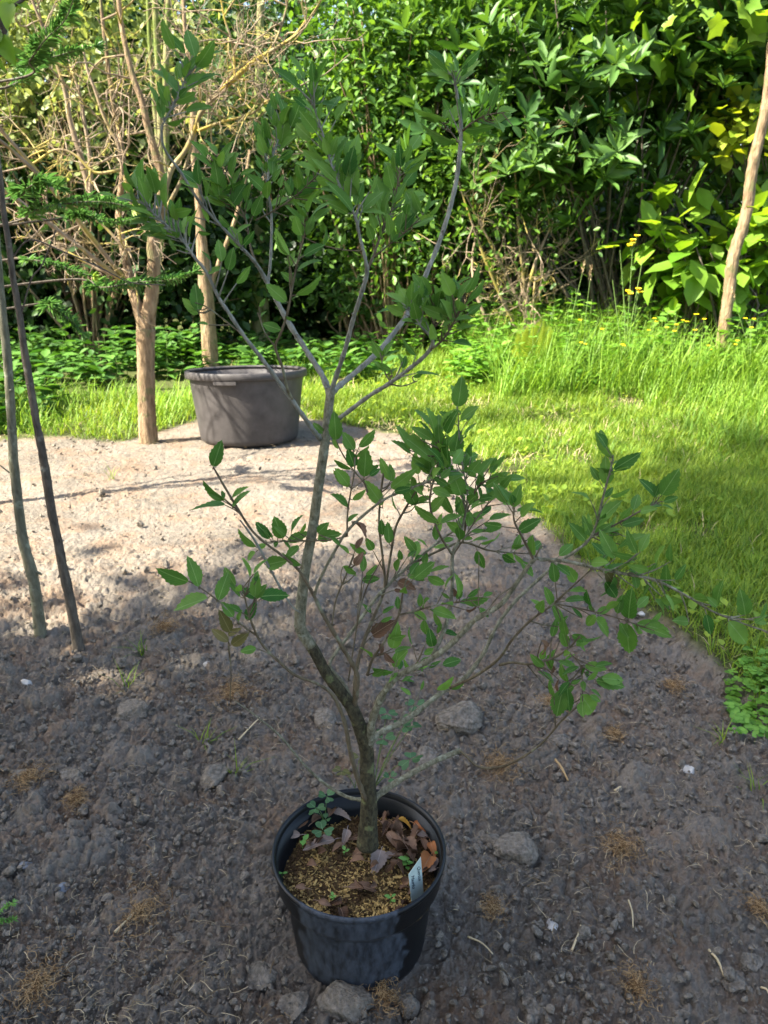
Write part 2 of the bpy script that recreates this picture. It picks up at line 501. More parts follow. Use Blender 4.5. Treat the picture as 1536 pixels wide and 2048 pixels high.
M['pale'] = leaf_mat('pale_leaf', (0.16, 0.22, 0.06), (0.38, 0.44, 0.16), 0.45, 0.5, tcol=(1.2, 1.1, 0.6))
M['petal'] = plain_mat('yellow_petal', (0.75, 0.55, 0.01), (0.85, 0.66, 0.02), 20, 0.5, 0)
M['stemgreen'] = plain_mat('green_stem', (0.10, 0.18, 0.04), (0.18, 0.26, 0.07), 30, 0.6, 0.1)
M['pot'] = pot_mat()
M['tub'] = plain_mat('grey_black_plastic', (0.042, 0.038, 0.037), (0.074, 0.067, 0.065), 14, 0.55, 0.08, 0.35, detail=8)
M['tag'] = plain_mat('label_plastic', (0.38, 0.47, 0.42), (0.50, 0.58, 0.52), 60, 0.4, 0.02)
M['ink'] = plain_mat('ink', (0.015, 0.02, 0.03), (0.02, 0.03, 0.04), 60, 0.6, 0)


# ------------------------------------------------------------------ shapes
def catmull(P, sub=5):
    P = [np.array(p, float) for p in P]
    if len(P) < 3: return np.array([P[0] + (P[-1] - P[0]) * t for t in np.linspace(0, 1, sub + 1)])
    Q = [2 * P[0] - P[1]] + P + [2 * P[-1] - P[-2]]
    out = []
    for i in range(1, len(Q) - 2):
        a, b, c, d = Q[i - 1], Q[i], Q[i + 1], Q[i + 2]
        for k in range(sub):
            t = k / sub
            out.append(0.5 * (2 * b + (c - a) * t + (2 * a - 5 * b + 4 * c - d) * t * t + (3 * b - a - 3 * c + d) * t ** 3))
    out.append(P[-1])
    return np.array(out)


def tube(g, P, rad, sides=8, lump=0.0, cap=True, tint=0.5, mi=0):
    """sweep a tapering tube along points P (n,3) with radii rad (n)"""
    P = np.asarray(P, float)
    rad = np.asarray(rad, float)
    n = len(P)
    T = np.gradient(P, axis=0)
    T /= np.maximum(np.linalg.norm(T, axis=1, keepdims=True), 1e-9)
    ref = np.array([0, 1, 0.01]) if abs(T[0][1]) < 0.9 else np.array([1, 0, 0])
    a = np.cross(T[0], ref); a /= np.linalg.norm(a)
    A = [a]
    for i in range(1, n):
        a = a - T[i] * np.dot(a, T[i])
        a /= max(np.linalg.norm(a), 1e-9)
        A.append(a)
    A = np.array(A)
    B = np.cross(T, A)
    th = np.linspace(0, 2 * PI, sides, endpoint=False)
    rr = rad[:, None] * np.ones((1, sides))
    if lump:
        rr = rr * (1 + lump * (rng.random((n, sides)) - 0.5) * 2) * (1 + lump * (rng.random((n, 1)) - 0.5))
    V = P[:, None] + rr[..., None] * (A[:, None] * np.cos(th)[None, :, None] + B[:, None] * np.sin(th)[None, :, None])
    V = V.reshape(-1, 3)
    i = np.arange(n - 1)[:, None] * sides
    j = np.arange(sides)[None]
    k = (j + 1) % sides
    q = np.stack([i + j, i + k, i + sides + k, i + sides + j], -1).reshape(-1, 4)
    flat = q.ravel()
    sizes = np.full(len(q), 4)
    if cap:
        flat = np.concatenate([flat, np.arange(sides)[::-1], (n - 1) * sides + np.arange(sides)])
        sizes = np.concatenate([sizes, [sides, sides]])
    g.add(V, flat, sizes, None, tint, mi)


def lathe(g, prof, seg=72, c=(0, 0, 0), mi=0):
    prof = np.array(prof, float)
    th = np.linspace(0, 2 * PI, seg, endpoint=False)
    V = np.stack([prof[:, None, 0] * np.cos(th) + c[0], prof[:, None, 0] * np.sin(th) + c[1],
                  np.repeat(prof[:, 1:2], seg, 1) + c[2]], -1).reshape(-1, 3)
    n = len(prof)
    i = np.arange(n - 1)[:, None] * seg
    j = np.arange(seg)[None]
    k = (j + 1) % seg
    q = np.stack([i + j, i + k, i + seg + k, i + seg + j], -1).reshape(-1, 4)
    g.add(V, q.ravel(), np.full(len(q), 4), None, 0.5, mi)


# simple 7-vertex leaf: length along +Y, width along X
OV = np.array([[0, 0, 0], [0.5, .38, .06], [0.38, .72, .05], [0, 1, -.06], [-0.5, .38, .06], [-0.38, .72, .05], [0, .5, -.02]], float)
OVF = [0, 1, 2, 6, 6, 2, 3, 0, 6, 5, 4, 6, 3, 5]
OVS = [4, 3, 4, 3]
OVU = np.stack([OV[:, 0] * 2, OV[:, 1]], 1)


def ovals(g, pos, d, n, L, W, tint, mi=0):
    Rm = frames(d, n)
    scat(g, OV, OVF, OVS, Rm, pos, np.stack([W, L, L], 1), tint, OVU, mi)


# five-lobed leaf
def lobed():
    pts = []
    for a, r in [(-90, .12), (-60, .30), (-25, .62), (5, .50), (30, .80), (58, .66), (90, 1.0), (122, .66), (150, .80), (175, .50), (205, .62), (240, .30)]:
        pts.append((r * math.cos(R(a)) * .62, r * math.sin(R(a)) * .62 + .3, 0.05 * math.sin(a)))
    V = np.array([(0, .3, -.05)] + pts)
    F = []
    for i in range(12): F += [0, 1 + i, 1 + (i + 1) % 12]
    return V, F, [3] * 12


LBV, LBF, LBS = lobed()


def blade_template():
    # 5 vertices, bends forward along +Z normal
    V = np.array([[-.5, 0, 0], [.5, 0, 0], [-.42, .5, .06], [.42, .5, .06], [0, 1, .28]], float)
    return V, [0, 1, 3, 2, 2, 3, 4], [4, 3]


BV, BF, BS = blade_template()


def grass(g, x, y, z, h, w, r, lean=0.35, tlo=0, thi=1, mi=0):
    n = len(x)
    az = r.random(n) * 2 * PI
    ln = np.abs(r.normal(size=n)) * lean
    d = np.stack([np.cos(az) * ln, np.sin(az) * ln, np.ones(n)], 1)
    nn = np.stack([np.cos(az), np.sin(az), np.zeros(n)], 1)
    Rm = frames(d, nn)
    pos = np.stack([x, y, z], 1)
    tint = np.clip(tlo + (thi - tlo) * r.random(n) * 0.7 + 0.3 * (fbm(x * 1.7, y * 1.7, 3) + .5), 0, 1)
    bend = 0.6 + r.random(n) * 1.8
    scat(g, BV, BF, BS, Rm, pos, np.stack([w, h, h * bend], 1), tint, None, mi)


# ------------------------------------------------------------------ ground
def make_ground():
    ys = [0.62]
    while ys[-1] < 2.2: ys.append(ys[-1] + 0.0030)
    while ys[-1] < 7: ys.append(ys[-1] * 1.0034)
    while ys[-1] < 160: ys.append(ys[-1] * 1.05)
    ys = np.array([-60, -25, -10, -5, -2.5, -1.2, -.5, 0, .25, .45] + ys)
    core = np.linspace(-1, 1, 820)
    side = np.array([1.03, 1.08, 1.15, 1.25, 1.4, 1.6, 1.9, 2.4, 3.2, 5, 9, 20, 45, 90])
    s = np.concatenate([-side[::-1], core, side])
    w = 0.60 * np.maximum(ys, .5) + 0.30
    w = np.minimum(w, 6 + 0.2 * np.maximum(ys - 10, 0))
    X = s[None] * w[:, None]
    Y = np.repeat(ys[:, None], len(s), 1)
    e = bed_edge(X, Y)
    g = sstep(-0.06, 0.10, e + 0.05 * fbm(X * 14, Y * 14, 2))
    h = base_h(X, Y)
    near = (Y < 8) & (Y > .5) & (np.abs(X) < 5)
    rough = np.zeros_like(h)
    xx, yy = X[near], Y[near]
    wx = xx + 0.02 * fbm(xx * 25, yy * 25, 2)
    wy = yy + 0.02 * fbm(xx * 25 + 40, yy * 25 + 7, 2)
    amp = 0.35 + 1.3 * np.clip(fbm(xx * 1.6 + 8, yy * 1.6 + 2, 3) + .5, 0, 1)
    c = 0.35 * clods(wx, wy, .10, 1, .2) * amp + 0.45 * clods(wx, wy, .045, 2, .5) * amp
    c = np.maximum(c, 0.75 * clods(wx, wy, .024, 3, .7) + .4 * c)
    c = c + 0.9 * clods(wx, wy, .0125, 4, .85) * (yy < 4) + 0.8 * clods(xx + .5, yy, .0085, 5, .85) * (yy < 2.2)
    c = c + 0.025 * fbm(xx * 9, yy * 9, 5) + .016 * np.abs(fbm(xx * 40, yy * 40, 3))
    crack = np.exp(-(fbm(xx * 5.5 + 2, yy * 8 + 1, 4) / .022) ** 2) + .7 * np.exp(-(fbm(xx * 13 + 60, yy * 17, 3) / .03) ** 2)
    c = c - .016 * crack * sstep(.25, .6, fbm(xx * 1.3 + 70, yy * 1.3, 2) + .5) * (yy < 5)
    far = 1 - 0.62 * sstep(2.5, 3.5, yy)
    rough[near] = c * (1 - 0.8 * g[near]) * far
    d = np.hypot(X + .04, Y - 1.186)
    rough = rough * (0.35 + .65 * sstep(.12, .2, d))
    h = h + rough
    nr, nc = X.shape
    V = np.stack([X, Y, h], -1).reshape(-1, 3)
    i = np.arange(nr - 1)[:, None] * nc
    j = np.arange(nc - 1)[None]
    q = np.stack([i + j, i + j + 1, i + nc + j + 1, i + nc + j], -1).reshape(-1, 4)
    G = Geo()
    G.add(V, q.ravel(), np.full(len(q), 4), None, g.ravel())
    o = G.build('ground', M['soil'])
    tag(o, kind='structure')


make_ground()


def ico():
    t = (1 + 5 ** .5) / 2
    V = np.array([[-1, t, 0], [1, t, 0], [-1, -t, 0], [1, -t, 0], [0, -1, t], [0, 1, t], [0, -1, -t], [0, 1, -t], [t, 0, -1], [t, 0, 1], [-t, 0, -1], [-t, 0, 1]], float)
    V /= np.linalg.norm(V[0])
    F = [[0, 11, 5], [0, 5, 1], [0, 1, 7], [0, 7, 10], [0, 10, 11], [1, 5, 9], [5, 11, 4], [11, 10, 2], [10, 7, 6], [7, 1, 8], [3, 9, 4], [3, 4, 2], [3, 2, 6], [3, 6, 8], [3, 8, 9], [4, 9, 5], [2, 4, 11], [6, 2, 10], [8, 6, 7], [9, 8, 1]]
    return V, F


def subdiv(V, F):
    V = [np.array(v) for v in V]
    cache = {}
    def mid(a, b):
        k = (min(a, b), max(a, b))
        if k not in cache:
            m = V[a] + V[b]; V.append(m / np.linalg.norm(m)); cache[k] = len(V) - 1
        return cache[k]
    out = []
    for a, b, c in F:
        x, y, z = mid(a, b), mid(b, c), mid(c, a)
        out += [[a, x, z], [x, b, y], [z, y, c], [x, y, z]]
    return np.array(V), out


I0 = ico(); I1 = subdiv(*I0); I2 = subdiv(*I1); I3 = subdiv(*I2); I4 = subdiv(*I3)


def lumpy(Vs, r, a):
    V = np.array(Vs)
    d = sum(np.sin(V @ rdir(1, r)[0] * f + r.random() * 6)[:, None] * (1.0 / f) for f in (2, 3, 4, 6, 9, 13, 17))
    if len(V) > 1000: d = d + sum(np.abs(np.sin(V @ rdir(1, r)[0] * f + r.random() * 6))[:, None] * (1.6 / f) for f in (8, 11, 14, 19, 23, 31, 37))
    V = V * (1 + a * .35 * d)
    for _ in range(9 if len(V) < 1000 else 12):      # broken faces
        n = rdir(1, r)[0]; c = .62 + .25 * r.random()
        e = V @ n - c
        V = V - np.maximum(e, 0)[:, None] * n * .92
    return V * (1 + a * .45 * d) * (1 + a * (.12 if len(V) < 1000 else .05) * r.normal(size=(len(V), 1)))


def make_clods():
    r = np.random.default_rng(21)
    G = Geo()
    temps = [lumpy(I0[0], r, .55) for _ in range(6)] + [lumpy(I1[0], r, .5) for _ in range(4)] + [lumpy(I2[0], r, .45) for _ in range(4)]
    n = 80000
    Y = 0.62 + (r.random(n) ** 1.7) * 4.6
    X = (r.random(n) * 2 - 1) * (0.60 * Y + .35)
    e = bed_edge(X, Y)
    dens = fbm(X * 1.6 + 8, Y * 1.6 + 2, 3) + .5
    ok = (e < 0.0) & (np.hypot(X + .047, Y - 1.186) > .155) & (r.random(n) < dens * 1.7 * (1 - .86 * sstep(2.1, 3.1, Y)))
    X, Y = X[ok], Y[ok]
    n = len(X)
    s = 0.0016 + 0.0060 * r.random(n) ** 4 + 0.010 * (r.random(n) > .965) * r.random(n) ** 1.5
    s *= 1 + 0.12 * (Y - 1)
    z = base_h(X, Y) + s * .4 + 0.008 + 0.012 * r.random(n)
    k = r.integers(0, 6, n)
    k = np.where(s > .0055, 6 + r.integers(0, 4, n), k)
    k = np.where(s > .012, 10 + r.integers(0, 4, n), k)
    for t in range(14):
        m = k == t
        if not m.any(): continue
        F = (I0 if t < 6 else I1 if t < 10 else I2)[1]
        q = m.sum()
        Rm = frames(rdir(q, r), rdir(q, r))
        sc = np.stack([s[m] * (0.7 + .6 * r.random(q)), s[m] * (0.7 + .6 * r.random(q)), s[m] * (.5 + .5 * r.random(q))], 1)
        scat(G, temps[t], np.array(F).ravel(), [3] * len(F), Rm, np.stack([X[m], Y[m], z[m]], 1), sc, r.random(q))
    tag(G.build('loose_soil_crumbs', M['clod'], smooth=False), 'loose grey crumbs of dry soil covering the dug bed', 'soil', kind='stuff')


make_clods()


# the larger lumps around the pot, each one a thing
def boulder(name, label, cat, u, v, wpx, hpx, mat, group=None, seed=1, flat=.6, Y=None, sink=.3, amp=.3):
    r = np.random.default_rng(seed)
    p = on_ground(u, v) if Y is None else at(u, v, Y)
    k = mpp(p.y, 0) * (.85 if 'clod' in name else 1)
    V = lumpy(I4[0], r, amp) * np.array([wpx * k / 2, hpx * k / 2 * 1.25, wpx * k / 2 * flat])
    V = V @ np.array(Matrix.Rotation(r.random() * .8 - .4, 3, 'Z'))
    z0 = gz(p.x, p.y)
    G = Geo()
    G.add(V, np.array(I4[1]).ravel(), [3] * len(I4[1]), None, 0.5)
    o = G.build(name, mat)
    o.location = (p.x, p.y, z0 + wpx * k / 2 * flat * (1 - sink))
    return tag(o, label, cat, group)


for (u, v, w_, h_, lab, s_) in [
    (690, 2010, 130, 70, 'large crusty pinkish soil clod in front of the pot', 1),
    (590, 2010, 70, 55, 'rounded soil clod just left of the crusty clod by the pot foot', 2),
    (820, 2010, 60, 50, 'soil clod right of the crusty clod in front of the pot', 3),
    (1035, 1712, 95, 60, 'big flat soil clod right of the pot rim', 4),
    (985, 1690, 50, 34, 'smooth soil clod between the pot rim and the big flat clod', 5),
    (910, 1455, 110, 60, 'broad soil mound lump behind the pot under the pale branch', 6),
    (1122, 1490, 48, 40, 'round clod under the drooping right twig', 7),
    (855, 1520, 60, 60, 'soil clod right behind the trunk and cut branch stub', 8),
    (1470, 1975, 50, 42, 'soil clod in the bottom right corner', 10),
    (1500, 1935, 55, 40, 'flat soil clod above the one in the bottom right corner', 11),
    (1065, 2020, 50, 60, 'pale soil clod at the bottom edge right of the pot', 12),
    (1335, 1888, 32, 26, 'round clod among fine crumbs right of the dry root tuft', 13),
    (655, 1450, 60, 70, 'tall clod left of the trunk fork', 14),
    (210, 1680, 60, 50, 'soil clod in the left foreground', 15),
    (145, 1555, 60, 40, 'angular clod near the mossy turf at left', 16),
    (265, 1430, 80, 50, 'weathered clod with roots left of the sapling', 17),
    (430, 1560, 60, 60, 'crumbly clod between the dry root tuft and the pot', 18),
    (880, 1755, 50, 90, 'clod leaning against the right wall of the pot', 19),
    (520, 1950, 70, 50, 'clod left of the pot foot', 20),
]:
    boulder('soil_clod', lab, 'soil clod', u, v, w_, h_, M['clod'], 'large soil clods around the pot', s_, flat=.6, sink=.45, amp=.30)
boulder('stone', 'white stone at the left edge of the bed', 'stone', 54, 1368, 30, 16, M['stone'], None, 31, amp=.15)
boulder('stone', 'small white stone left of the sapling near the shadow line', 'stone', 415, 1332, 20, 14, M['stone'], None, 32, amp=.15)
boulder('stone', 'cream flat stone on the right side of the bed', 'stone', 1374, 1545, 32, 20, M['stone'], None, 33, amp=.15)
boulder('stone', 'bluish white flint right of the pot', 'stone', 1103, 1855, 26, 34, M['stone'], None, 34, amp=.15)
boulder('pebble', 'blue grey pebble in the left foreground', 'pebble', 52, 1733, 26, 18, M['bluestone'], None, 35, amp=.1)
boulder('pebble', 'brown oval pebble right of the blue grey pebble', 'pebble', 122, 1782, 34, 22, M['bluestone'], None, 36, amp=.1)
boulder('pebble', 'small pale pebble below the dry root tuft at right', 'pebble', 1252, 1812, 11, 9, M['stone'], None, 37, amp=.1)
boulder('stone', 'small white stone behind the right branch leaves', 'stone', 1282, 1232, 16, 12, M['stone'], None, 38, amp=.15)


def strand(g, p, L, w, r, curl=1.0, flat=0.4, tint=None, up=0.3):
    n = 6
    az = r.random() * 2 * PI
    d = np.array([math.cos(az), math.sin(az), up * r.normal()])
    q = np.array(p, float)
    P = [q.copy()]
    bend = (r.random() - .5) * curl * 2
    for i in range(n):
        az += bend / n + r.normal() * curl * .25
        d = np.array([math.cos(az), math.sin(az), (up * (1 - 2.2 * i / n)) * (0.4 + r.random())])
        q = q + d / np.linalg.norm(d) * L / n
        P.append(q.copy())
    P = np.array(P)
    zg = base_h(P[:, 0], P[:, 1]) + 0.018
    P[:, 2] = np.maximum(P[:, 2], zg)
    T = np.gradient(P, axis=0)
    S = np.cross(T, [0, 0, 1]); S /= np.maximum(np.linalg.norm(S, axis=1, keepdims=True), 1e-9)
    ww = w * np.linspace(1, .4, n + 1)[:, None] * .5
    V = np.stack([P - S * ww, P + [0, 0, w * .4], P + S * ww], 1).reshape(-1, 3)
    F = []
    for i in range(n):
        for c in range(2):
            F += [i * 3 + c, i * 3 + c + 1, i * 3 + 4 + c, i * 3 + 3 + c]
    g.add(V, F, [4] * (2 * n), None, r.random() if tint is None else tint)


def make_straw():
    r = np.random.default_rng(5)
    G = Geo()
    n = 0
    while n < 6500:
        Y = 0.7 + r.random() ** 1.5 * 4.4
        X = (r.random() * 2 - 1) * (0.56 * Y + .3)
        if float(bed_edge(np.array([X]), np.array([Y]))[0]) > 0.05 or math.hypot(X + .047, Y - 1.186) < .16: continue
        d = float(fbm(np.array([X * 2.1 + 50]), np.array([Y * 2.1]), 3)[0])
        if r.random() > 0.35 + d * 2.2: continue
        h = gz(X, Y) + 0.018 + r.random() * .014
        strand(G, (X, Y, h), (0.008 + .038 * r.random() ** 2.5) * (0.8 + .2 * Y), 0.0006 + .0011 * r.random() ** 2, r, .8, up=.25)
        n += 1
    tag(G.build('straw_litter', M['straw']), 'scattered dry straw and fine roots on the soil bed', 'straw', kind='stuff')


make_straw()


def make_tuft(u, v, rpx, lab, seed, n=300):
    r = np.random.default_rng(seed)
    p = on_ground(u, v)
    k = mpp(p.y, 0)
    z0 = gz(p.x, p.y)
    G = Geo()
    for i in range(n):
        a = r.random() * 2 * PI
        q = abs(r.normal()) * .55 * rpx * k
        strand(G, (p.x + math.cos(a) * q, p.y + math.sin(a) * q * 1.3, z0 + .016 + .018 * r.random()), (.25 + r.random() * .7) * rpx * k * .8, .0010 + .0006 * r.random(), r, 2.6, up=.7)
    o = G.build('dry_root_tuft', M['root'], origin=(p.x, p.y, z0))
    tag(o, lab, 'root tuft', 'tufts of dead grass roots on the bed')


for i, (u, v, rp, lab) in enumerate([
    (285, 1835, 55, 'largest brown tuft of dead grass roots in the left foreground'),
    (1240, 1710, 50, 'dense rusty root tuft on the soil right of the pot'),
    (1515, 1835, 32, 'root tuft at the right edge of the bed'),
    (1270, 1990, 42, 'straw coloured root tuft near the bottom right of the pot'),
    (465, 1395, 48, 'rusty root tuft left of the trunk fork'),
    (60, 1565, 42, 'yellowish root tuft beside the angular clod at left'),
    (155, 1610, 30, 'spread out root tuft with a long pale root'),
    (80, 1985, 60, 'wide tangle of straw in the bottom left corner'),
    (770, 2000, 38, 'root tuft on the crusty clod in front of the pot'),
    (1345, 1385, 28, 'small rusty root tuft by the grass edge'),
    (1000, 1545, 46, 'root tuft right of the cut branch stub'),
    (985, 1830, 30, 'thin straw tuft close to the right of the pot'),
    (330, 1270, 42, 'root tuft in the shade near the thin saplings'),
    (1105, 1415, 34, 'orange root tuft beneath the lower right leaves'),
    (1230, 1480, 24, 'tiny root tuft beside the round clod'),
]):
    make_tuft(u, v, rp, lab, 60 + i)


# sticks lying on the bed
def stick(u1, v1, u2, v2, wpx, lab, mat='straw', tint=.8):
    a, b = on_ground(u1, v1), on_ground(u2, v2)
    a.z, b.z = gz(a.x, a.y) + .02, gz(b.x, b.y) + .02
    G = Geo()
    m = (a + b) / 2 + Vector((.003, .002, .004))
    tube(G, catmull([a, m, b], 5), np.linspace(1, .6, 11) * wpx * mpp(a.y, 0) / 2, 6, .15, tint=tint)
    o = G.build('dry_stick', M[mat], origin=tuple(a))
    tag(o, lab, 'stick', 'dry stalks lying on the soil')


stick(1102, 1522, 1135, 1572, 6, 'orange brown stalk lying below the drooping right twig', 'root', .9)
stick(1415, 1915, 1445, 1968, 6, 'pale straight stalk in the lower right of the bed')
stick(1142, 1915, 1160, 1865, 5, 'bent grey stalk right of the bluish flint')
stick(1255, 1815, 1264, 1870, 4, 'thin stalk under the small pale pebble')
stick(1228, 1593, 1243, 1585, 5, 'short white straw piece in the middle of the right bed')
stick(935, 1883, 985, 1920, 4, 'pale stalk just right of the pot foot')
stick(232, 1878, 300, 1812, 6, 'flat pale blade lying across the big root tuft')
stick(478, 1490, 520, 1445, 4, 'white straw left of the pot rim')
stick(1518, 1990, 1536, 2010, 5, 'white straw at the bottom right corner')


# ------------------------------------------------------------------ grass
def make_lawn():
    r = np.random.default_rng(11)
    G = Geo()
    def zone(n, x0, x1, y0, y1, h0, h1, w0, lean, emin, dens=None, tl=0.0, th=1.0):
        X = x0 + (x1 - x0) * r.random(n)
        Y = y0 + (y1 - y0) * r.random(n)
        e = bed_edge(X, Y)
        p = sstep(emin - .05, emin + .14, e)
        bare = fbm(X * 2.7 + 90, Y * 2.7 + 4, 3) + .5
        p = p * np.clip((bare - .22) * 5, 0.08, 1)
        if dens is not None: p = p * dens(X, Y)
        ok = r.random(n) < p
        X, Y = X[ok], Y[ok]
        h = (h0 + (h1 - h0) * r.random(len(X))) * (.7 + .6 * (fbm(X * 3, Y * 3, 2) + .5))
        grass(G, X, Y, base_h(X, Y) + .0, h, w0 * (.7 + .6 * r.random(len(X))), r, lean, tl, th)
        # dead thatch between the green blades
        m = int(n * (.10 if y0 > 4 else .03))
        X = x0 + (x1 - x0) * r.random(m); Y = y0 + (y1 - y0) * r.random(m)
        k = (bed_edge(X, Y) > emin) & (r.random(m) < .15 + 1.2 * np.clip(.5 - fbm(X * 2.7 + 90, Y * 2.7 + 4, 3) - .5, 0, 1) * 2)
        X, Y = X[k], Y[k]
        grass(G, X, Y, base_h(X, Y) + .01, h1 * .8 * (.5 + .8 * r.random(len(X))), np.full(len(X), w0 * .6), r, 1.6, .6, 1, 1)
    zone(20000, .8, 2.0, 1.0, 2.6, .03, .10, .0042, .55, .02)
    zone(60000, .4, 2.6, 2.6, 4.3, .04, .095, .0045, .5, .0)
    zone(95000, -.7, 4.4, 4.3, 6.6, .04, .10, .006, .5, .0)
    zone(35000, -1.6, 5.0, 6.6, 8.6, .05, .12, .009, .5, .0)
    zone(6000, -4, -1.4, 4.8, 6.2, .05, .12, .007, .5, .0)
    m = 5000
    X = -.3 + 4.6 * r.random(m); Y = 2.2 + 5.2 * r.random(m)
    k = (bed_edge(X, Y) > .02) & (fbm(X * 2.2 + 30, Y * 2.2, 3) > .03)
    X, Y = X[k], Y[k]
    L = .022 + .03 * r.random(len(X))
    dd = rdir(len(X), r); dd[:, 2] = .25 + .2 * dd[:, 2]
    ovals(G, np.stack([X, Y, base_h(X, Y) + .035 + .03 * r.random(len(X))], 1), dd, np.repeat([[0, 0, 1.]], len(X), 0) + .3 * rdir(len(X), r), L, L * .7, .3 + .6 * r.random(len(X)))
    tag(G.build('lawn_grass', [M['grass'], M['straw']]), 'bright green lawn grass around the soil bed', 'grass', kind='stuff')
    G = Geo()
    # tall rough grass on the bank
    for n, x0, x1, y0, y1, h0, h1, w in [(19000, .9, 5.2, 6.0, 8.3, .22, .60, .008), (5000, 2.0, 3.6, 4.6, 6.0, .10, .30, .007), (6500, -4.2, -1.45, 4.95, 6.4, .07, .24, .008),
                                         (2500, -1.4, .9, 6.9, 8.2, .10, .24, .009)]:
        X = x0 + (x1 - x0) * r.random(n); Y = y0 + (y1 - y0) * r.random(n)
        lim = np.where(x0 > 0, 5.9 - .25 * (X - 1.2), -9)
        cl = fbm(X * 1.8 + 3, Y * 1.8 + 77, 3) + .5
        ok = (bed_edge(X, Y) > .1) & (r.random(n) < np.clip((cl - .25) * 3, .1, 1)) & ((Y > lim) | (r.random(n) < .3))
        X, Y = X[ok], Y[ok]
        grass(G, X, Y, base_h(X, Y), h0 + (h1 - h0) * r.random(len(X)), np.full(len(X), w), r, .45)
    tag(G.build('tall_grass', M['tallgrass']), 'taller rough grass on the bank and behind the bed', 'grass', kind='stuff')


make_lawn()


def herb_mesh(g, p, h, r, leafL=.07, pairs=6, wide=.55, tint0=.5, lean=.12):
    """one upright stem with opposite leaves"""
    az = r.random() * 2 * PI
    ln = lean * r.normal()
    top = np.array(p) + [math.cos(az) * ln * h, math.sin(az) * ln * h, h]
    P = catmull([p, (np.array(p) + top) / 2 + r.normal(size=3) * .01, top], 4)
    tube(g, P, np.linspace(.0035, .0015, len(P)), 4, 0, False, .4, 1)
    pos, d, n, L = [], [], [], []
    for i in range(pairs):
        t = .2 + .8 * (i + .5) / pairs
        q = P[0] + (P[-1] - P[0]) * t
        a = i * PI / 2 + r.random() * .6
        for k in (0, PI):
            dd = np.array([math.cos(a + k), math.sin(a + k), .15 + .2 * r.normal()])
            pos.append(q); d.append(dd); n.append(np.array([0, 0, 1]) + r.normal(size=3) * .25)
            L.append(leafL * (1.15 - .6 * abs(t - .55)) * (.8 + .4 * r.random()))
    L = np.array(L)
    ovals(g, np.array(pos), np.array(d), np.array(n), L, L * wide, np.clip(tint0 + .3 * r.normal(size=len(L)), 0, 1))


def make_undergrowth():
    r = np.random.default_rng(12)
    for nm, lab, areas, LL in [
        ('nettle_undergrowth', 'leafy nettles growing behind the left side of the bed', [(90, -4.2, -2.3, 5.2, 7.2, .15, .42), (130, -2.4, .2, 6.9, 8.8, .12, .3), (130, -5, -1.8, 7.0, 8.8, .2, .5)], .11),
        ('bank_undergrowth', 'low leafy herbs on the sunlit bank beneath the hedge', [(260, .6, 5.2, 6.4, 8.3, .20, .60), (120, .7, 3.6, 6.2, 7.2, .10, .32), (110, 0, 4.4, 7.9, 8.9, .2, .6)], .09)]:
        G = Geo()
        for n, x0, x1, y0, y1, h0, h1 in areas:
            for i in range(n):
                x, y = x0 + (x1 - x0) * r.random(), y0 + (y1 - y0) * r.random()
                herb_mesh(G, (x, y, gz(x, y)), h0 + (h1 - h0) * r.random(), r, LL * (.7 + .6 * r.random()), 5 + int(r.random() * 3), .6, .45)
        tag(G.build(nm, [M['nettledark' if nm[0] == 'n' else 'nettle'], M['stemgreen']]), lab, 'undergrowth', kind='stuff')
    # clover and small weeds at the right edge of the bed
    G = Geo()
    for i in range(150):
        u = 1455 + 90 * r.random(); v = 1310 + 120 * r.random() + (60 * r.random())
        p = on_ground(u, v)
        q = np.array([p.x, p.y, gz(p.x, p.y) + .02 + .03 * r.random()])
        tube(G, np.array([q - [0, 0, .04], q]), [.0008, .0006], 4, 0, False, .5, 1)
        a0 = r.random() * 6
        d = np.array([[math.cos(a0 + k * 2.09), math.sin(a0 + k * 2.09), .1] for k in range(3)])
        L = np.full(3, .016 + .006 * r.random())
        ovals(G, np.repeat(q[None], 3, 0), d, np.repeat([[0, 0, 1.]], 3, 0) + r.normal(size=(3, 3)) * .15, L, L * .95, np.clip(.7 + .3 * r.normal(size=3), 0, 1))
    tag(G.build('clover_patch', [M['nettle'], M['stemgreen']]), 'patch of clover at the grassy right edge of the bed', 'clover', kind='stuff')


make_undergrowth()

# ------------------------------------------------------------------ the potted oak's container
PX, PY = -0.049, 1.186
RIM_Z, RIM_R = 0.221, 0.170
g0 = gz(PX, PY)


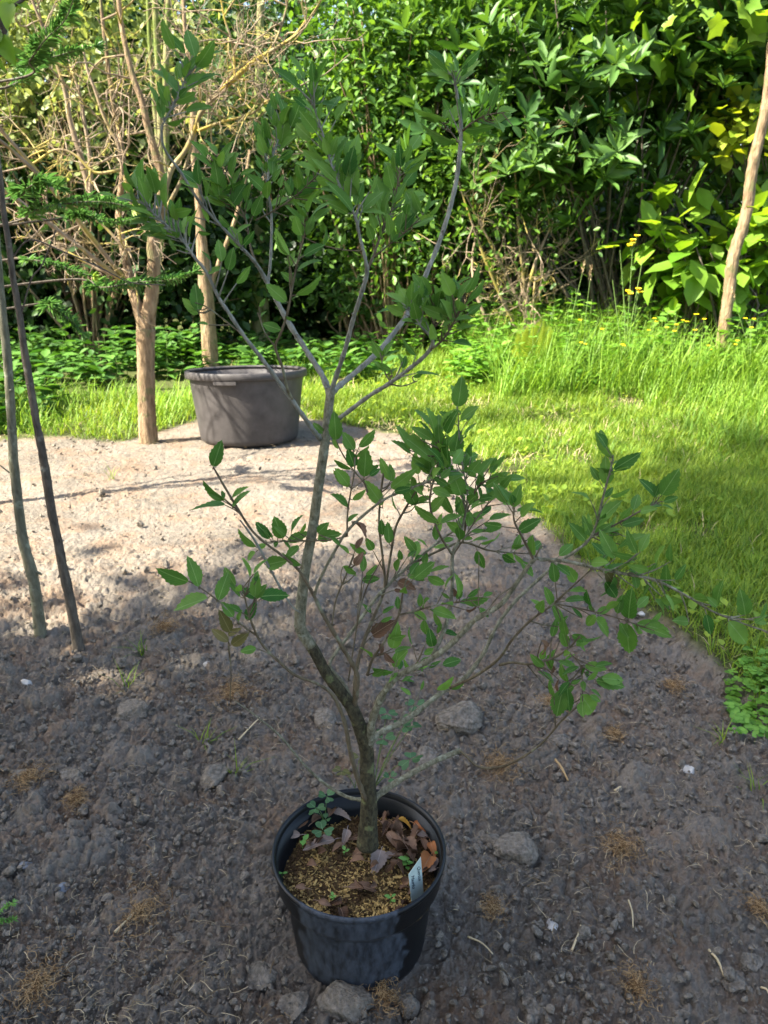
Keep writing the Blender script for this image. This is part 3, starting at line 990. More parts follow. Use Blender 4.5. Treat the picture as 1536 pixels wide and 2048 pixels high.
def make_pot():
    root = empty('plant_pot', (PX, PY, 0))
    tag(root, 'black plastic nursery pot with dust and a painted sky sheen on its front holding the young oak', 'plant pot')
    G = Geo()
    prof = [(0.05, -.02), (.122, -.02), (.130, -.012), (.1325, 0.0), (.146, .125), (.1475, .138), (.151, .148), (.159, .158), (.1625, .166), (.165, .205),
            (.1655, .210), (.1595, .210), (.157, .170), (.150, .160), (.142, .12), (.13, .03)]
    lathe(G, prof, 96, (PX, PY, 0))
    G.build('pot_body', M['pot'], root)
    G = Geo()
    lathe(G, [(.1657, .208), (.1695, .2105), (.1708, .2155), (.1700, .2205), (.1670, .2225), (.1640, .2208), (.1620, .2150), (.1605, .2085)], 96, (PX, PY, 0))
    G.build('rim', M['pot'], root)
    # potting mix surface, a little domed and uneven
    G = Geo()
    rr = np.linspace(0, .1575, 40)
    th = np.linspace(0, 2 * PI, 120, endpoint=False)
    Rr, Th = np.meshgrid(rr, th, indexing='ij')
    X, Y = PX + Rr * np.cos(Th), PY + Rr * np.sin(Th)
    Z = .168 + .022 * fbm(X * 18, Y * 18, 4) + .012 * fbm(X * 90, Y * 90, 2) - .012 * (Rr / .157) ** 2
    V = np.stack([X, Y, Z], -1).reshape(-1, 3)
    i = np.arange(39)[:, None] * 120
    j = np.arange(120)[None]
    k = (j + 1) % 120
    q = np.stack([i + j, i + 120 + j, i + 120 + k, i + k], -1).reshape(-1, 4)
    G.add(V, q.ravel(), np.full(len(q), 4))
    mx = G.build('potting_mix', M['mulch'], root)
    r = np.random.default_rng(9)
    G = Geo()
    n = 5200
    a = r.random(n) * 2 * PI
    q = np.sqrt(r.random(n)) * .154
    X, Y = PX + q * np.cos(a), PY + q * np.sin(a)
    Z = .168 + .022 * fbm(X * 18, Y * 18, 4) - .012 * (q / .157) ** 2 + .001 + .004 * r.random(n)
    box = np.array([[-.5, -.5, -.5], [.5, -.4, -.5], [.4, .5, -.5], [-.5, .4, -.5], [-.4, -.5, .5], [.5, -.5, .4], [.5, .4, .5], [-.5, .5, .4]])
    bf = [0, 3, 2, 1, 4, 5, 6, 7, 0, 1, 5, 4, 1, 2, 6, 5, 2, 3, 7, 6, 3, 0, 4, 7]
    L = .003 + .010 * r.random(n) ** 1.8 + .012 * (r.random(n) > .985)
    W = .0012 + .0034 * r.random(n) ** 1.5
    d = rdir(n, r); d[:, 2] *= .35
    nn = rdir(n, r) * 1.2; nn[:, 2] += 1
    warm = np.clip(fbm(X * 22, Y * 22, 2) * 1.2 + .45 + .28 * r.normal(size=n), 0, 1)
    warm *= np.where((Y - PY) > -.01, .7, 1.0)
    scat(G, box, bf, [4] * 6, frames(d, nn), np.stack([X, Y, Z], 1), np.stack([W, L, W * .5], 1), warm)
    o = G.build('bark_chips', M['chips'], mx, smooth=False)
    tag(o, 'golden brown bark fibre chips', kind='stuff')
    return root


make_pot()


# serrated oak leaf ------------------------------------------------------------
def oak_leaf(g, base, tip, n, wr=.42, r=None, fold=.18, curl=.10, tint=.5, mi=0, teeth=True, wave=.0):
    r = r or rng
    base, tip = np.array(base, float), np.array(tip, float)
    d = tip - base
    L = np.linalg.norm(d)
    d /= L
    x = np.cross(d, n); x /= np.linalg.norm(x)
    z = np.cross(x, d)
    K = 15
    t = np.linspace(0, 1, K)
    w = np.sin(PI * np.clip(t, 0, 1) ** .85) ** .8 * (1 - .25 * t)
    w[0] = .02; w[-1] = 0.0
    ph = r.random() * 6
    pts = []
    for s_ in (-1, 0, 1):
        ww = w.copy()
        if s_ and teeth:
            saw = np.where(np.arange(K) % 2 == 0, 1.07, .94)
            ww[2:-1] = ww[2:-1] * saw[2:-1]
        yy = t.copy()
        if s_ and teeth: yy = yy + np.where(np.arange(K) % 2 == 0, .028, -.012) * (w > .1)
        xx = s_ * ww * wr * .5
        zz = abs(s_) * ww * wr * .5 * fold * 2 - curl * (t - .15) ** 2 * 1.5 + (wave * np.sin(t * 9 + ph + s_) * abs(s_))
        P = base + L * (xx[:, None] * x + yy[:, None] * d + zz[:, None] * z)
        pts.append(P)
    V = np.concatenate(pts)
    U = np.concatenate([np.stack([s_ * np.maximum(w, .01) / max(w.max(), .1), t], 1) for s_ in (-1, 0, 1)])
    F = []
    for i in range(K - 1):
        F += [i, K + i, K + i + 1, i + 1, K + i, 2 * K + i, 2 * K + i + 1, K + i + 1]
    g.add(V, F, [4] * (2 * K - 2), U, tint, mi)


Y0 = PY + .01
# branches of the oak: list of (u, v, depth offset in cm, width in px)
BR = {
 'trunk': ([(735, 1690, 0, 46), (736, 1660, 0, 38), (738, 1600, 0, 33), (734, 1540, 0, 30), (733, 1500, 0, 29), (722, 1462, -.5, 27), (706, 1420, -1, 26), (682, 1385, -1.5, 24), (655, 1350, -2, 23),
            (627, 1300, -2, 23), (603, 1262, -2, 23), (600, 1240, -2, 23), (603, 1200, -2, 22), (612, 1130, -2, 20), (625, 1060, -1.5, 20), (636, 980, -1, 19), (648, 900, 0, 19), (655, 840, 1, 18), (661, 785, 2, 18), (662, 776, 2, 15)], 'oaklimb'),
 'A': ([(660, 790, 2, 14), (645, 752, 3, 12), (612, 700, 5, 11), (580, 650, 7, 11), (553, 600, 8, 10), (532, 560, 9, 9), (512, 527, 7, 7), (485, 497, 5, 6.5), (450, 460, 3, 6), (400, 405, 0, 6), (363, 347, -2, 5.5), (330, 300, -4, 5), (323, 260, -5, 4.5), (333, 235, -5, 4), (350, 205, -5, 3.5), (368, 165, -5, 3), (378, 130, -5, 2)], 'oakgrey'),
 'A2': ([(536, 565, 9, 6), (541, 520, 10, 6), (543, 433, 12, 5), (535, 370, 12, 5), (543, 320, 13, 4), (560, 270, 14, 3), (575, 240, 14, 2)], 'oakgrey'),
 'A3': ([(512, 527, 7, 5), (500, 490, 9, 4.5), (492, 440, 10, 4), (470, 400, 10, 3.5), (445, 365, 10, 3), (440, 330, 10, 2)], 'oaktwig'),
 'A4': ([(512, 440, 10, 3.5), (545, 423, 9, 3.5), (580, 400, 8, 3), (610, 375, 7, 2), (632, 352, 6, 2)], 'oaktwig'),
 'B': ([(662, 785, 2, 10), (670, 760, 1, 10), (690, 700, -2, 9.5), (706, 640, -4, 9), (725, 580, -6, 9), (734, 545, -7, 9), (731, 520, -8, 7), (720, 475, -8, 6.5), (709, 430, -9, 6), (690, 395, -8, 5), (675, 360, -8, 4.5), (659, 317, -7, 4), (645, 265, -7, 3.5), (630, 220, -6, 3), (622, 190, -6, 2)], 'oakgrey'),
 'B2': ([(735, 540, -7, 6), (747, 512, -6, 5.5), (758, 480, -5, 5), (772, 445, -4, 4), (785, 415, -3, 3.5), (795, 370, -3, 3), (803, 320, -3, 2.5)], 'oaktwig'),
 'B3': ([(748, 515, -6, 4), (775, 492, -8, 3.5), (810, 465, -9, 3), (845, 430, -10, 2)], 'oaktwig'),
 'B4': ([(728, 502, -8, 3), (690, 500, -6, 2.5), (650, 492, -4, 2.5), (622, 482, -3, 2), (602, 470, -3, 1.5)], 'oaktwig'),
 'C': ([(662, 790, 3, 12), (675, 775, 4, 12), (705, 750, 6, 11), (755, 705, 8, 11), (800, 650, 11, 10), (828, 605, 13, 10), (848, 558, 14, 9.5), (880, 480, 16, 9), (903, 405, 17, 9), (915, 345, 18, 9), (922, 258, 18, 8), (914, 190, 17, 6), (905, 140, 16, 5)], 'oakgrey'),
 'C2': ([(925, 262, 18, 5), (945, 245, 16, 4), (975, 230, 14, 3), (1010, 225, 12, 2)], 'oaktwig'),
 'C3': ([(918, 285, 18, 3), (900, 262, 20, 3), (880, 240, 22, 2)], 'oaktwig'),
 'D': ([(640, 878, 0, 10), (625, 858, -2, 10), (598, 820, -4, 9), (562, 770, -6, 9), (522, 715, -8, 8.5), (488, 672, -9, 8), (455, 622, -10, 8), (437, 595, -10, 7), (413, 545, -11, 6.5), (387, 512, -12, 6), (365, 480, -12, 5), (335, 452, -13, 4), (300, 420, -13, 3), (272, 395, -13, 2)], 'oakgrey'),
 'D2': ([(592, 815, -4, 7), (575, 778, -6, 6), (565, 735, -7, 5.5), (551, 695, -8, 5), (560, 670, -9, 5), (575, 625, -10, 4.5), (590, 547, -11, 4), (609, 467, -12, 3), (609, 440, -12, 2)], 'oaktwig'),
 'D3': ([(551, 695, -8, 3), (530, 665, -7, 2.5), (515, 625, -6, 2)], 'oaktwig'),
 'D4': ([(490, 675, -9, 3), (455, 645, -8, 3), (415, 615, -7, 2.5), (390, 605, -7, 2)], 'oaktwig'),
 'E': ([(658, 850, 1, 9), (690, 828, -1, 9), (738, 792, -4, 8.5), (780, 766, -7, 8.5), (822, 735, -10, 8), (855, 706, -12, 8), (865, 680, -13, 7), (840, 650, -14, 4), (820, 615, -14, 3)], 'oakgrey'),
 'E2': ([(864, 685, -13, 4), (870, 640, -12, 4), (873, 600, -12, 3)], 'oaktwig'),
 'E3': ([(858, 702, -12, 5), (885, 680, -15, 4.5), (905, 650, -16, 4), (925, 610, -17, 3)], 'oaktwig'),
 'E4': ([(782, 766, -7, 4), (768, 740, -6, 3), (760, 705, -5, 2)], 'oaktwig'),
 'E5': ([(778, 768, -7, 4), (805, 772, -8, 3), (835, 762, -9, 2)], 'oaktwig'),
 'F': ([(738, 1492, 0, 18), (745, 1440, -2, 16), (768, 1385, -4, 14), (800, 1350, -5, 13), (850, 1325, -6, 12), (900, 1290, -7, 12), (950, 1240, -8, 11), (1000, 1210, -9, 10), (1032, 1168, -10, 9), (1067, 1120, -11, 8.5), (1085, 1119, -11, 7.5), (1125, 1121, -12, 7.5), (1180, 1133, -13, 7), (1240, 1146, -14, 6.5), (1310, 1160, -15, 6), (1370, 1190, -16, 5), (1430, 1225, -18, 4), (1500, 1252, -20, 3.5), (1560, 1270, -22, 3)], 'oaklimb'),
 'F2': ([(866, 1312, -6, 10), (875, 1290, -5, 9), (893, 1245, -3, 9), (904, 1180, -1, 8), (905, 1110, 1, 7), (918, 1080, 1, 6), (928, 1040, 1, 5), (935, 990, 0, 4), (925, 930, 0, 3.5), (918, 870, 0, 3), (916, 820, -1, 2)], 'oaklimb'),
 'F3': ([(1067, 1118, -11, 5), (1045, 1075, -12, 5), (1028, 1040, -13, 4), (1030, 1005, -13, 2.5)], 'oaktwig'),
 'F3b': ([(1068, 1120, -11, 4), (1078, 1100, -11, 3.5), (1083, 1090, -11, 3)], 'oaktwig'),
 'F4': ([(740, 1485, 0, 14), (760, 1466, 2, 13), (814, 1438, 4, 12), (881, 1387, 7, 10), (925, 1360, 8, 9), (965, 1310, 9, 8), (992, 1255, 10, 7), (1024, 1210, 11, 7), (1057, 1177, 12, 6.5), (1114, 1127, 12, 6.5), (1171, 1087, 12, 6), (1192, 1050, 11, 5), (1207, 990, 10, 4.5), (1222, 935, 9, 4), (1226, 910, 9, 3)], 'oaklimb'),
 'F4b': ([(1182, 1072, 12, 4), (1235, 1047, 12, 4), (1290, 1017, 12, 3.5), (1322, 1003, 12, 2)], 'oaktwig'),
 'F5': ([(900, 1375, 7, 6), (945, 1355, 4, 6), (995, 1320, 0, 5.5), (1024, 1280, -3, 5), (1060, 1242, -4, 5), (1104, 1210, -5, 5), (1134, 1183, -6, 4), (1170, 1150, -6, 3), (1190, 1130, -6, 2)], 'oaktwig'),
 'F5b': ([(1110, 1207, -5, 3), (1187, 1223, -6, 3), (1257, 1243, -7, 2.5), (1300, 1260, -7, 2)], 'oaktwig'),
 'F5c': ([(1000, 1330, 2, 6), (1024, 1325, 0, 5), (1060, 1328, -2, 5), (1100, 1318, -3, 4.5), (1134, 1300, -4, 4), (1160, 1272, -5, 3)], 'oaktwig'),
 'F5d': ([(1134, 1300, -4, 3), (1160, 1330, -5, 3), (1165, 1370, -6, 3), (1165, 1400, -7, 2.5)], 'oaktwig'),
 'F6': ([(920, 1500, 3, 5), (935, 1515, 2, 5), (955, 1532, 1, 5), (985, 1536, 0, 5), (1025, 1525, -2, 4.5), (1080, 1490, -4, 4), (1125, 1440, -6, 4), (1165, 1405, -7, 3)], 'oaktwig'),
 'G': ([(738, 1605, 0, 14), (760, 1588, 1, 13), (800, 1560, 2, 12), (860, 1527, 3, 11), (922, 1500, 4, 11)], 'oaklimb'),
 'H': ([(732, 1600, -1, 10), (716, 1560, -2, 10), (700, 1500, -3, 9), (688, 1440, -4, 8), (665, 1390, -5, 7), (635, 1368, -6, 6), (590, 1350, -7, 6), (560, 1325, -8, 5.5), (525, 1290, -9, 5), (505, 1250, -10, 4.5), (492, 1205, -10, 3.5), (485, 1170, -10, 2.5)], 'oaktwig'),
 'H3': ([(512, 1270, -9, 4), (480, 1247, -10, 3.5), (440, 1205, -11, 3), (397, 1173, -12, 2.5), (375, 1162, -12, 2)], 'oaktwig'),
 'H2': ([(725, 1600, 1, 8), (690, 1592, 2, 7), (640, 1560, 3, 6), (600, 1520, 3, 5), (562, 1474, 3, 4.5), (512, 1432, 3, 3), (470, 1402, 3, 2)], 'oaklimb'),
 'H4': ([(460, 1400, 2, 2), (462, 1340, 1, 2), (458, 1290, 0, 2)], 'oaktwig'),
 'I': ([(708, 1415, -1, 11), (714, 1375, -3, 10), (712, 1343, -3, 9), (682, 1290, -4, 8.5), (645, 1227, -5, 8), (626, 1188, -6, 7), (599, 1143, -6, 6), (572, 1117, -6, 5.5), (512, 1070, -7, 5), (477, 1020, -7, 5), (450, 975, -8, 5), (427, 935, -8, 3.5)], 'oaktwig'),
 'I2': ([(600, 1225, -3, 3), (582, 1210, -4, 4), (552, 1160, -5, 5), (512, 1085, -5, 5), (480, 1040, -6, 3)], 'oakgrey'),
 'J': ([(628, 1192, -6, 6), (640, 1158, -7, 6), (669, 1103, -8, 6), (699, 1057, -8, 6), (762, 1003, -9, 5.5), (812, 980, -9, 5), (870, 957, -10, 4.5), (900, 935, -10, 3)], 'oaklimb'),
 'K': ([(712, 1425, -1, 8), (690, 1372, 1, 8), (660, 1333, 2, 7), (672, 1305, 3, 7), (700, 1268, 4, 7), (740, 1212, 5, 7), (770, 1176, 6, 6.5), (812, 1137, 7, 6), (879, 1082, 8, 5), (908, 1062, 8, 4)], 'oaklimb'),
 'K2': ([(708, 1412, 0, 8), (712, 1345, 2, 8), (726, 1288, 4, 7.5), (745, 1240, 5, 7), (760, 1205, 6, 6), (770, 1170, 6, 5.5), (765, 1113, 6, 5), (758, 1047, 6, 4.5), (762, 985, 6, 4), (766, 955, 6, 5), (766, 945, 6, 1)], 'oaktwig'),
 'K3': ([(772, 1170, 6, 5), (783, 1100, 5, 5), (792, 1053, 4, 5), (812, 1015, 3, 5), (830, 985, 2, 4), (850, 960, 1, 3)], 'oaktwig'),
 'K4': ([(812, 1137, 7, 5), (870, 1105, 8, 5), (925, 1085, 9, 5), (975, 1100, 9, 4), (1020, 1105, 9, 3), (1060, 1108, 9, 2)], 'oaktwig'),
 'K5': ([(925, 1085, 9, 4), (930, 1060, 6, 4), (935, 1020, 4, 4), (960, 970, 2, 3), (1000, 950, 0, 2)], 'oaktwig'),
 'L': ([(664, 1250, -1, 3), (672, 1200, 0, 3.5), (690, 1155, 0, 3.5), (708, 1110, 1, 3)], 'oaktwig'),
 'M': ([(735, 1350, 1, 6), (745, 1318, 0, 6), (768, 1285, -1, 5), (797, 1232, -2, 5), (805, 1190, -3, 4), (812, 1160, -3, 3)], 'oaktwig'),
 'M2': ([(797, 1230, -2, 4), (830, 1222, -3, 3.5), (865, 1212, -4, 3), (920, 1203, -5, 2.5), (960, 1200, -6, 2)], 'oaktwig'),
 'N': ([(760, 1440, 3, 5), (752, 1400, 5, 5), (790, 1360, 8, 4), (830, 1330, 10, 4), (850, 1290, 11, 3)], 'oaktwig'),
 'S': ([(694, 1072, -8, 4), (696, 1018, -8, 3.5), (709, 940, -8, 3), (706, 900, -8, 2)], 'oaktwig'),
 'S2': ([(735, 985, -4, 4), (728, 965, -4, 3.5), (705, 938, -4, 3), (679, 898, -4, 2)], 'oaktwig'),
 'S3': ([(694, 1072, -8, 3), (660, 1080, -6, 3), (610, 1082, -3, 3), (560, 1082, -2, 2.5), (530, 1085, -2, 2)], 'oaktwig'),
 'Q': ([(905, 1110, 1, 5), (880, 1070, -2, 4.5), (860, 1010, -4, 4), (868, 955, -6, 4), (880, 905, -8, 3), (870, 860, -8, 2)], 'oaktwig'),
 'Q2': ([(905, 1112, 1, 4), (925, 1082, 1, 3), (965, 1020, 2, 3), (1000, 985, 3, 2)], 'oaktwig'),
 'Z': ([(697, 1360, 0, 3), (725, 1200, 0, 3), (768, 1110, -1, 2)], 'oaktwig'),
 'Z2': ([(1030, 1170, -10, 4), (1000, 1190, -12, 3), (960, 1225, -13, 2), (958, 1110, -13, 2)], 'oaktwig'),
}

# leaves: tile number, base x, y, tip x, y (tile coordinates) and an optional width letter
TILES = {1: (0, 0, 3), 2: (512, 0, 3), 5: (512, 680, 3), 6: (1024, 680, 3), 4: (0, 680, 3), 9: (1024, 1360, 2.977), 8: (512, 1360, 2.977)}
LV = {
1: "1110 320 980 170;1170 340 1120 160 w;1180 400 1290 255;1190 380 1340 265 n;1120 490 1120 330 w;1060 550 905 365;1120 540 1285 410;1080 350 1045 300;1010 640 950 480;970 710 960 560 w;1050 610 1180 560;1000 740 1120 720 n;940 620 880 470 n;1040 660 915 620 n;1300 930 1230 820;1320 1000 1385 840;1280 1020 1150 900;1180 1100 1060 990;1200 1110 1170 950;1190 1130 1070 1080;1170 1180 1120 1120;1320 1200 1290 950 w;1300 1180 1200 1060;1340 1150 1480 1090;1390 1240 1470 1100 w;840 1260 770 1140;860 1290 740 1215 n;900 1340 860 1160 w;900 1360 1000 1400;880 1330 890 1260;930 1150 850 1040;970 1140 900 1060;1050 1430 1080 1310 w;1040 1280 1150 1260;1130 1330 1240 1370;1150 1460 1110 1530;1190 1390 1260 1410;1330 1570 1310 1430 w;1370 1620 1400 1490 w;1260 1560 1210 1500;1250 1640 1340 1600;1420 1700 1510 1600;1440 1490 1370 1340 w;1460 1470 1530 1390;1190 1870 1170 1690 w;1180 1860 1080 1790;1190 1880 1110 1850;1250 1950 1180 1930;1210 1250 1260 1340;1240 1180 1250 1090;1150 1300 1070 1370;1400 1120 1440 1000;1440 1050 1530 1010;1000 1410 950 1330;1060 1500 1000 1430;1420 1400 1500 1330;1380 1360 1300 1290",
2: "150 870 180 690 w;190 740 150 570;90 700 90 570;210 760 300 540;220 750 320 610;280 560 215 470;320 600 350 420;340 640 400 500;340 630 490 610 n;140 910 240 790;140 950 240 910;100 1050 100 930 w;50 1040 130 930 w;60 920 0 700;40 900 60 710;60 930 -10 850;100 940 60 880;440 930 380 770;450 930 480 820 w;460 1030 350 940;480 1020 520 930;500 1040 640 920;560 1180 600 990 w;500 1110 340 940;480 1080 410 1020;290 1110 230 970;230 1180 400 1040;260 1180 420 1150 n;210 1170 170 1080;80 1240 200 1170;20 1220 60 1140;580 1270 440 1070;550 1280 430 1200;600 1230 640 1080 w;640 1230 640 1170 w;640 1260 760 1130;620 1280 780 1260 n;860 1100 770 950 w;870 1000 860 860 w;850 960 730 850;870 950 850 820;890 1040 1035 910;820 1220 900 1080 w;760 1330 730 1170;790 1330 740 1160;820 1280 900 1170;960 1290 900 1140 w;990 1270 930 1150;1000 1300 1050 1160 n;1010 1310 1130 1200 n;920 1370 900 1270 w;820 1440 800 1350 w;760 1430 740 1350;700 1440 670 1340 w;820 1450 930 1370;870 1380 960 1280;510 1470 540 1400;400 1470 430 1360 n;290 1400 230 1310;290 1410 280 1240 w;300 1400 350 1290;300 1410 340 1330;310 1300 220 1190 n;340 1290 430 1200 n;200 1600 230 1500 w;190 1530 110 1430 n;250 1620 380 1540 n;220 1690 150 1630 w;240 1770 410 1680 n;180 1810 60 1700 w;180 1900 240 1930;20 1840 60 1790;30 1900 60 1860;150 1980 30 1940 w;1150 440 1020 330;1210 420 1170 290 n;1230 410 1360 290;1215 500 1340 350;1210 500 1320 410;1160 660 1120 590 w;1230 710 1220 580;1240 740 1270 600;1150 720 930 655 n;1130 760 1060 680;1200 850 960 775 n;1320 720 1440 620;1380 720 1400 650;1250 780 1450 760 n;1430 740 1536 670;1260 880 1400 860 n;1450 730 1530 680;890 1860 710 1850 n;890 1870 840 1700;900 1850 1000 1740;950 1780 950 1680 w;910 1840 900 1750;1040 1770 990 1660 w;1080 1820 1130 1710 w;1150 1700 1100 1610;1230 1780 1120 1680;1180 1770 1200 1660;1260 1760 1360 1610;1270 1800 1380 1690;1160 1880 1240 1800 w;1150 1900 980 1840;1200 1920 1310 1900;1210 1800 1290 1650;1040 1990 940 1870 w;1140 1880 1090 1810;1070 1900 1010 1790;1120 1960 1200 1900;1020 1930 960 1900;1060 1860 1060 1760;530 1130 520 1010;680 1150 740 1040 n;390 1000 330 880;620 1190 560 1090;730 1290 700 1200;800 1210 730 1120;70 820 -20 740;250 700 190 640",
5: "410 560 335 495;480 600 470 430 w;500 650 450 590;590 660 520 550 w;620 640 720 540;590 760 550 650 w;600 700 685 640;650 820 660 650 w;650 800 740 750;570 775 460 720 n;565 880 460 795;550 1000 460 915;580 960 660 905;550 1090 610 1040;760 990 650 840 w;810 840 735 705;815 850 805 740 w;810 890 960 780;830 910 930 890;1080 800 940 700 w;1050 810 1030 690 w;930 680 830 590;920 660 860 500;1070 730 870 545;1080 590 1045 400;1110 690 1090 510 w;1140 560 1200 420;1210 400 1240 225 w;1190 690 1220 540 w;1250 570 1320 490;1230 440 1180 410;1200 740 1340 680 w;1160 760 1130 590;1110 830 1170 770 w;1220 920 1080 850;1230 930 1180 790 w;1320 820 1230 750;1350 820 1340 730 w;1400 770 1500 700;1380 880 1510 790 w;1330 960 1260 870 w;1370 960 1490 900;1530 980 1450 860;1180 1040 1100 900;1200 1030 1230 960;1050 1030 1130 930 w;960 990 880 840 w;960 960 1060 940;1110 1100 1230 1040;1080 1200 1080 1100 w;1090 1090 940 1000;800 1220 790 1090 w;760 1170 750 1080 w;960 1270 890 1180 w;1020 1230 970 1190;1170 1240 1060 1240;1270 1100 1390 1010;1400 1080 1530 1040;1350 1220 1430 1200 n;1290 1150 1400 1140;100 1190 40 1130;160 1190 110 1060 w;130 1180 100 1100;210 1170 250 1040 n;190 1210 320 1150 w;260 1160 300 1100;370 1160 430 1100 w;370 1190 510 1160 w;160 1200 220 1260;60 1350 190 1320 w;270 1350 150 1290;20 1540 210 1520 w;0 1450 0 1390 w;520 1360 620 1410;640 1390 650 1290 w;660 1410 730 1350;640 1440 740 1430 w;600 1400 520 1360;950 1430 1070 1330 w;1040 1390 1160 1350;1030 1420 1140 1470;920 1400 1010 1450;985 1600 985 1520 w;950 1630 1030 1680 w;1010 1680 1020 1780;1060 1620 1200 1660 w;1110 1720 1060 1640;1120 1750 1220 1770;1060 1840 1040 1740 w;1090 1760 1110 1690;1220 1540 1220 1410;1160 1550 1110 1515;1250 1570 1400 1560;1270 1540 1350 1490;820 1850 850 1710 w;760 1640 830 1590;750 1690 820 1660;690 1640 640 1580;850 1920 910 1860 w;830 1870 930 1840;700 1970 820 2010 n;1040 1970 1110 1920;1120 1950 1240 1910 w;930 1990 880 1920;1000 1990 970 1930;450 520 455 430 w;880 130 850 80 w;880 170 900 90 w;960 200 1110 200 n;940 220 1010 200;760 110 690 0;770 90 820 0;770 100 850 50;810 180 700 140;760 170 700 120;800 200 850 165;960 90 870 0;700 1260 660 1190 w;560 1280 500 1220;500 1230 450 1180;660 1280 560 1230;870 1320 860 1260 w;1010 1350 1020 1260 w;910 1300 960 1260;1130 760 1060 640;1290 700 1280 620;1200 870 1150 760;1280 900 1200 850;1420 950 1380 860;1290 980 1330 900;1150 870 1060 820;1140 640 1200 560;990 600 940 560;1010 640 1010 540;1250 760 1300 700;940 900 830 900;1300 1060 1230 1040",
6: "600 710 490 545;570 865 560 700 w;610 775 780 675;600 780 495 775 n;610 740 700 715 n;470 960 370 895 n;590 940 720 905 n;500 1120 640 950;870 940 780 830;900 930 1000 780 w;910 970 1000 940 w;440 1200 355 1100 w;480 1180 420 1050 w;500 1170 590 1100 w;560 1290 480 1210 w;620 1310 530 1140 w;600 1210 610 1050 n;650 1070 720 1010;660 1110 800 1070 w;660 1230 800 1150;750 1280 680 1140;770 1270 820 1150 w;750 1310 590 1280;580 1380 540 1300;560 1400 680 1320;560 1390 650 1510 o;700 1380 800 1400;750 1490 730 1380 w;820 1400 870 1340;380 1450 330 1360 w;480 1600 430 1510;240 1590 200 1480;190 1620 130 1550;240 1780 270 1670 w;300 1700 250 1590 w;420 1670 360 1600;510 1640 600 1600 w;500 1650 440 1720 w;500 1670 600 1780;630 1640 660 1530 w;700 1670 710 1500 w;690 1700 700 1900 w;750 1700 960 1750 w;720 1700 770 1760;1060 1690 970 1680 w;930 1500 920 1340;950 1330 940 1230;980 1440 1040 1350 w;1230 1600 1170 1540 w;1230 1590 1240 1450;1400 1650 1380 1510 w;1490 1660 1536 1580;1450 1680 1536 1700 w;1300 1690 1430 1840 w;5 1000 50 870 w;30 1030 200 1010 n;40 1150 170 1070 w;20 1260 50 1160 w;90 1200 130 1170;70 1340 10 1290;0 1240 80 1230;190 1960 110 1890;230 1980 240 1860;330 1840 300 1740 w;320 1920 370 1880;360 1770 460 1810;370 1800 450 1870;400 1960 300 2000;440 1970 400 2020;500 1960 600 1930;540 2030 680 2040 w;560 1450 640 1560 w;840 1450 780 1530;900 1540 1040 1590;820 1380 700 1360;280 1720 330 1650;460 1590 500 1640;610 1420 560 1560;950 1620 900 1560;860 1340 910 1230;640 1170 570 1120;700 1190 640 1250;860 1560 940 1650",
4: "1280 760 1330 600 w;1350 960 1205 855 n;1330 960 1250 920 w;1345 950 1330 900 w;1350 990 1145 1005 n;1390 950 1490 875;1395 1000 1490 890;1536 1240 1415 1155 n;1190 1480 1135 1290 w;1130 1450 930 1385;1245 1550 1030 1615;1310 1560 1370 1390 w;1400 1660 1330 1570 w;1110 1450 1060 1465;1430 1700 1440 1620;1440 1540 1370 1440;1540 1550 1440 1480 w;1500 1420 1465 1300 n;1480 1680 1536 1570 w;1530 1540 1540 1400 w;1380 1750 1320 1630 o;1370 1810 1265 1730 o;1390 1830 1490 1760 o;1536 1850 1440 1870 w;1370 1770 1440 1730 o",
9: "250 100 220 0;300 60 260 230 w;330 50 340 200 w;410 90 500 210 w;350 20 410 0;500 0 680 40 w;470 60 540 100;250 20 170 -60;330 10 280 -90;450 0 520 -60",
8: "850 -40 780 10;920 90 860 40;1080 60 1180 0;1150 50 1240 30 n;980 60 1000 0;760 -60 690 -20;870 10 930 -30",
}
DEAD = {5: "850 1450 955 1490 w;580 1090 690 1170 n;600 1250 640 1180 w;590 1350 640 1280 w;700 1770 820 1690 w;740 1820 760 1900;1190 1490 1210 1560;1260 1620 1330 1615 n;830 1500 880 1510 w;770 1880 830 1950;800 230 830 205", 6: "180 1800 220 1890;220 1940 260 2020"}
DEAD[9] = "280 0 260 90 n;200 40 240 70 n"


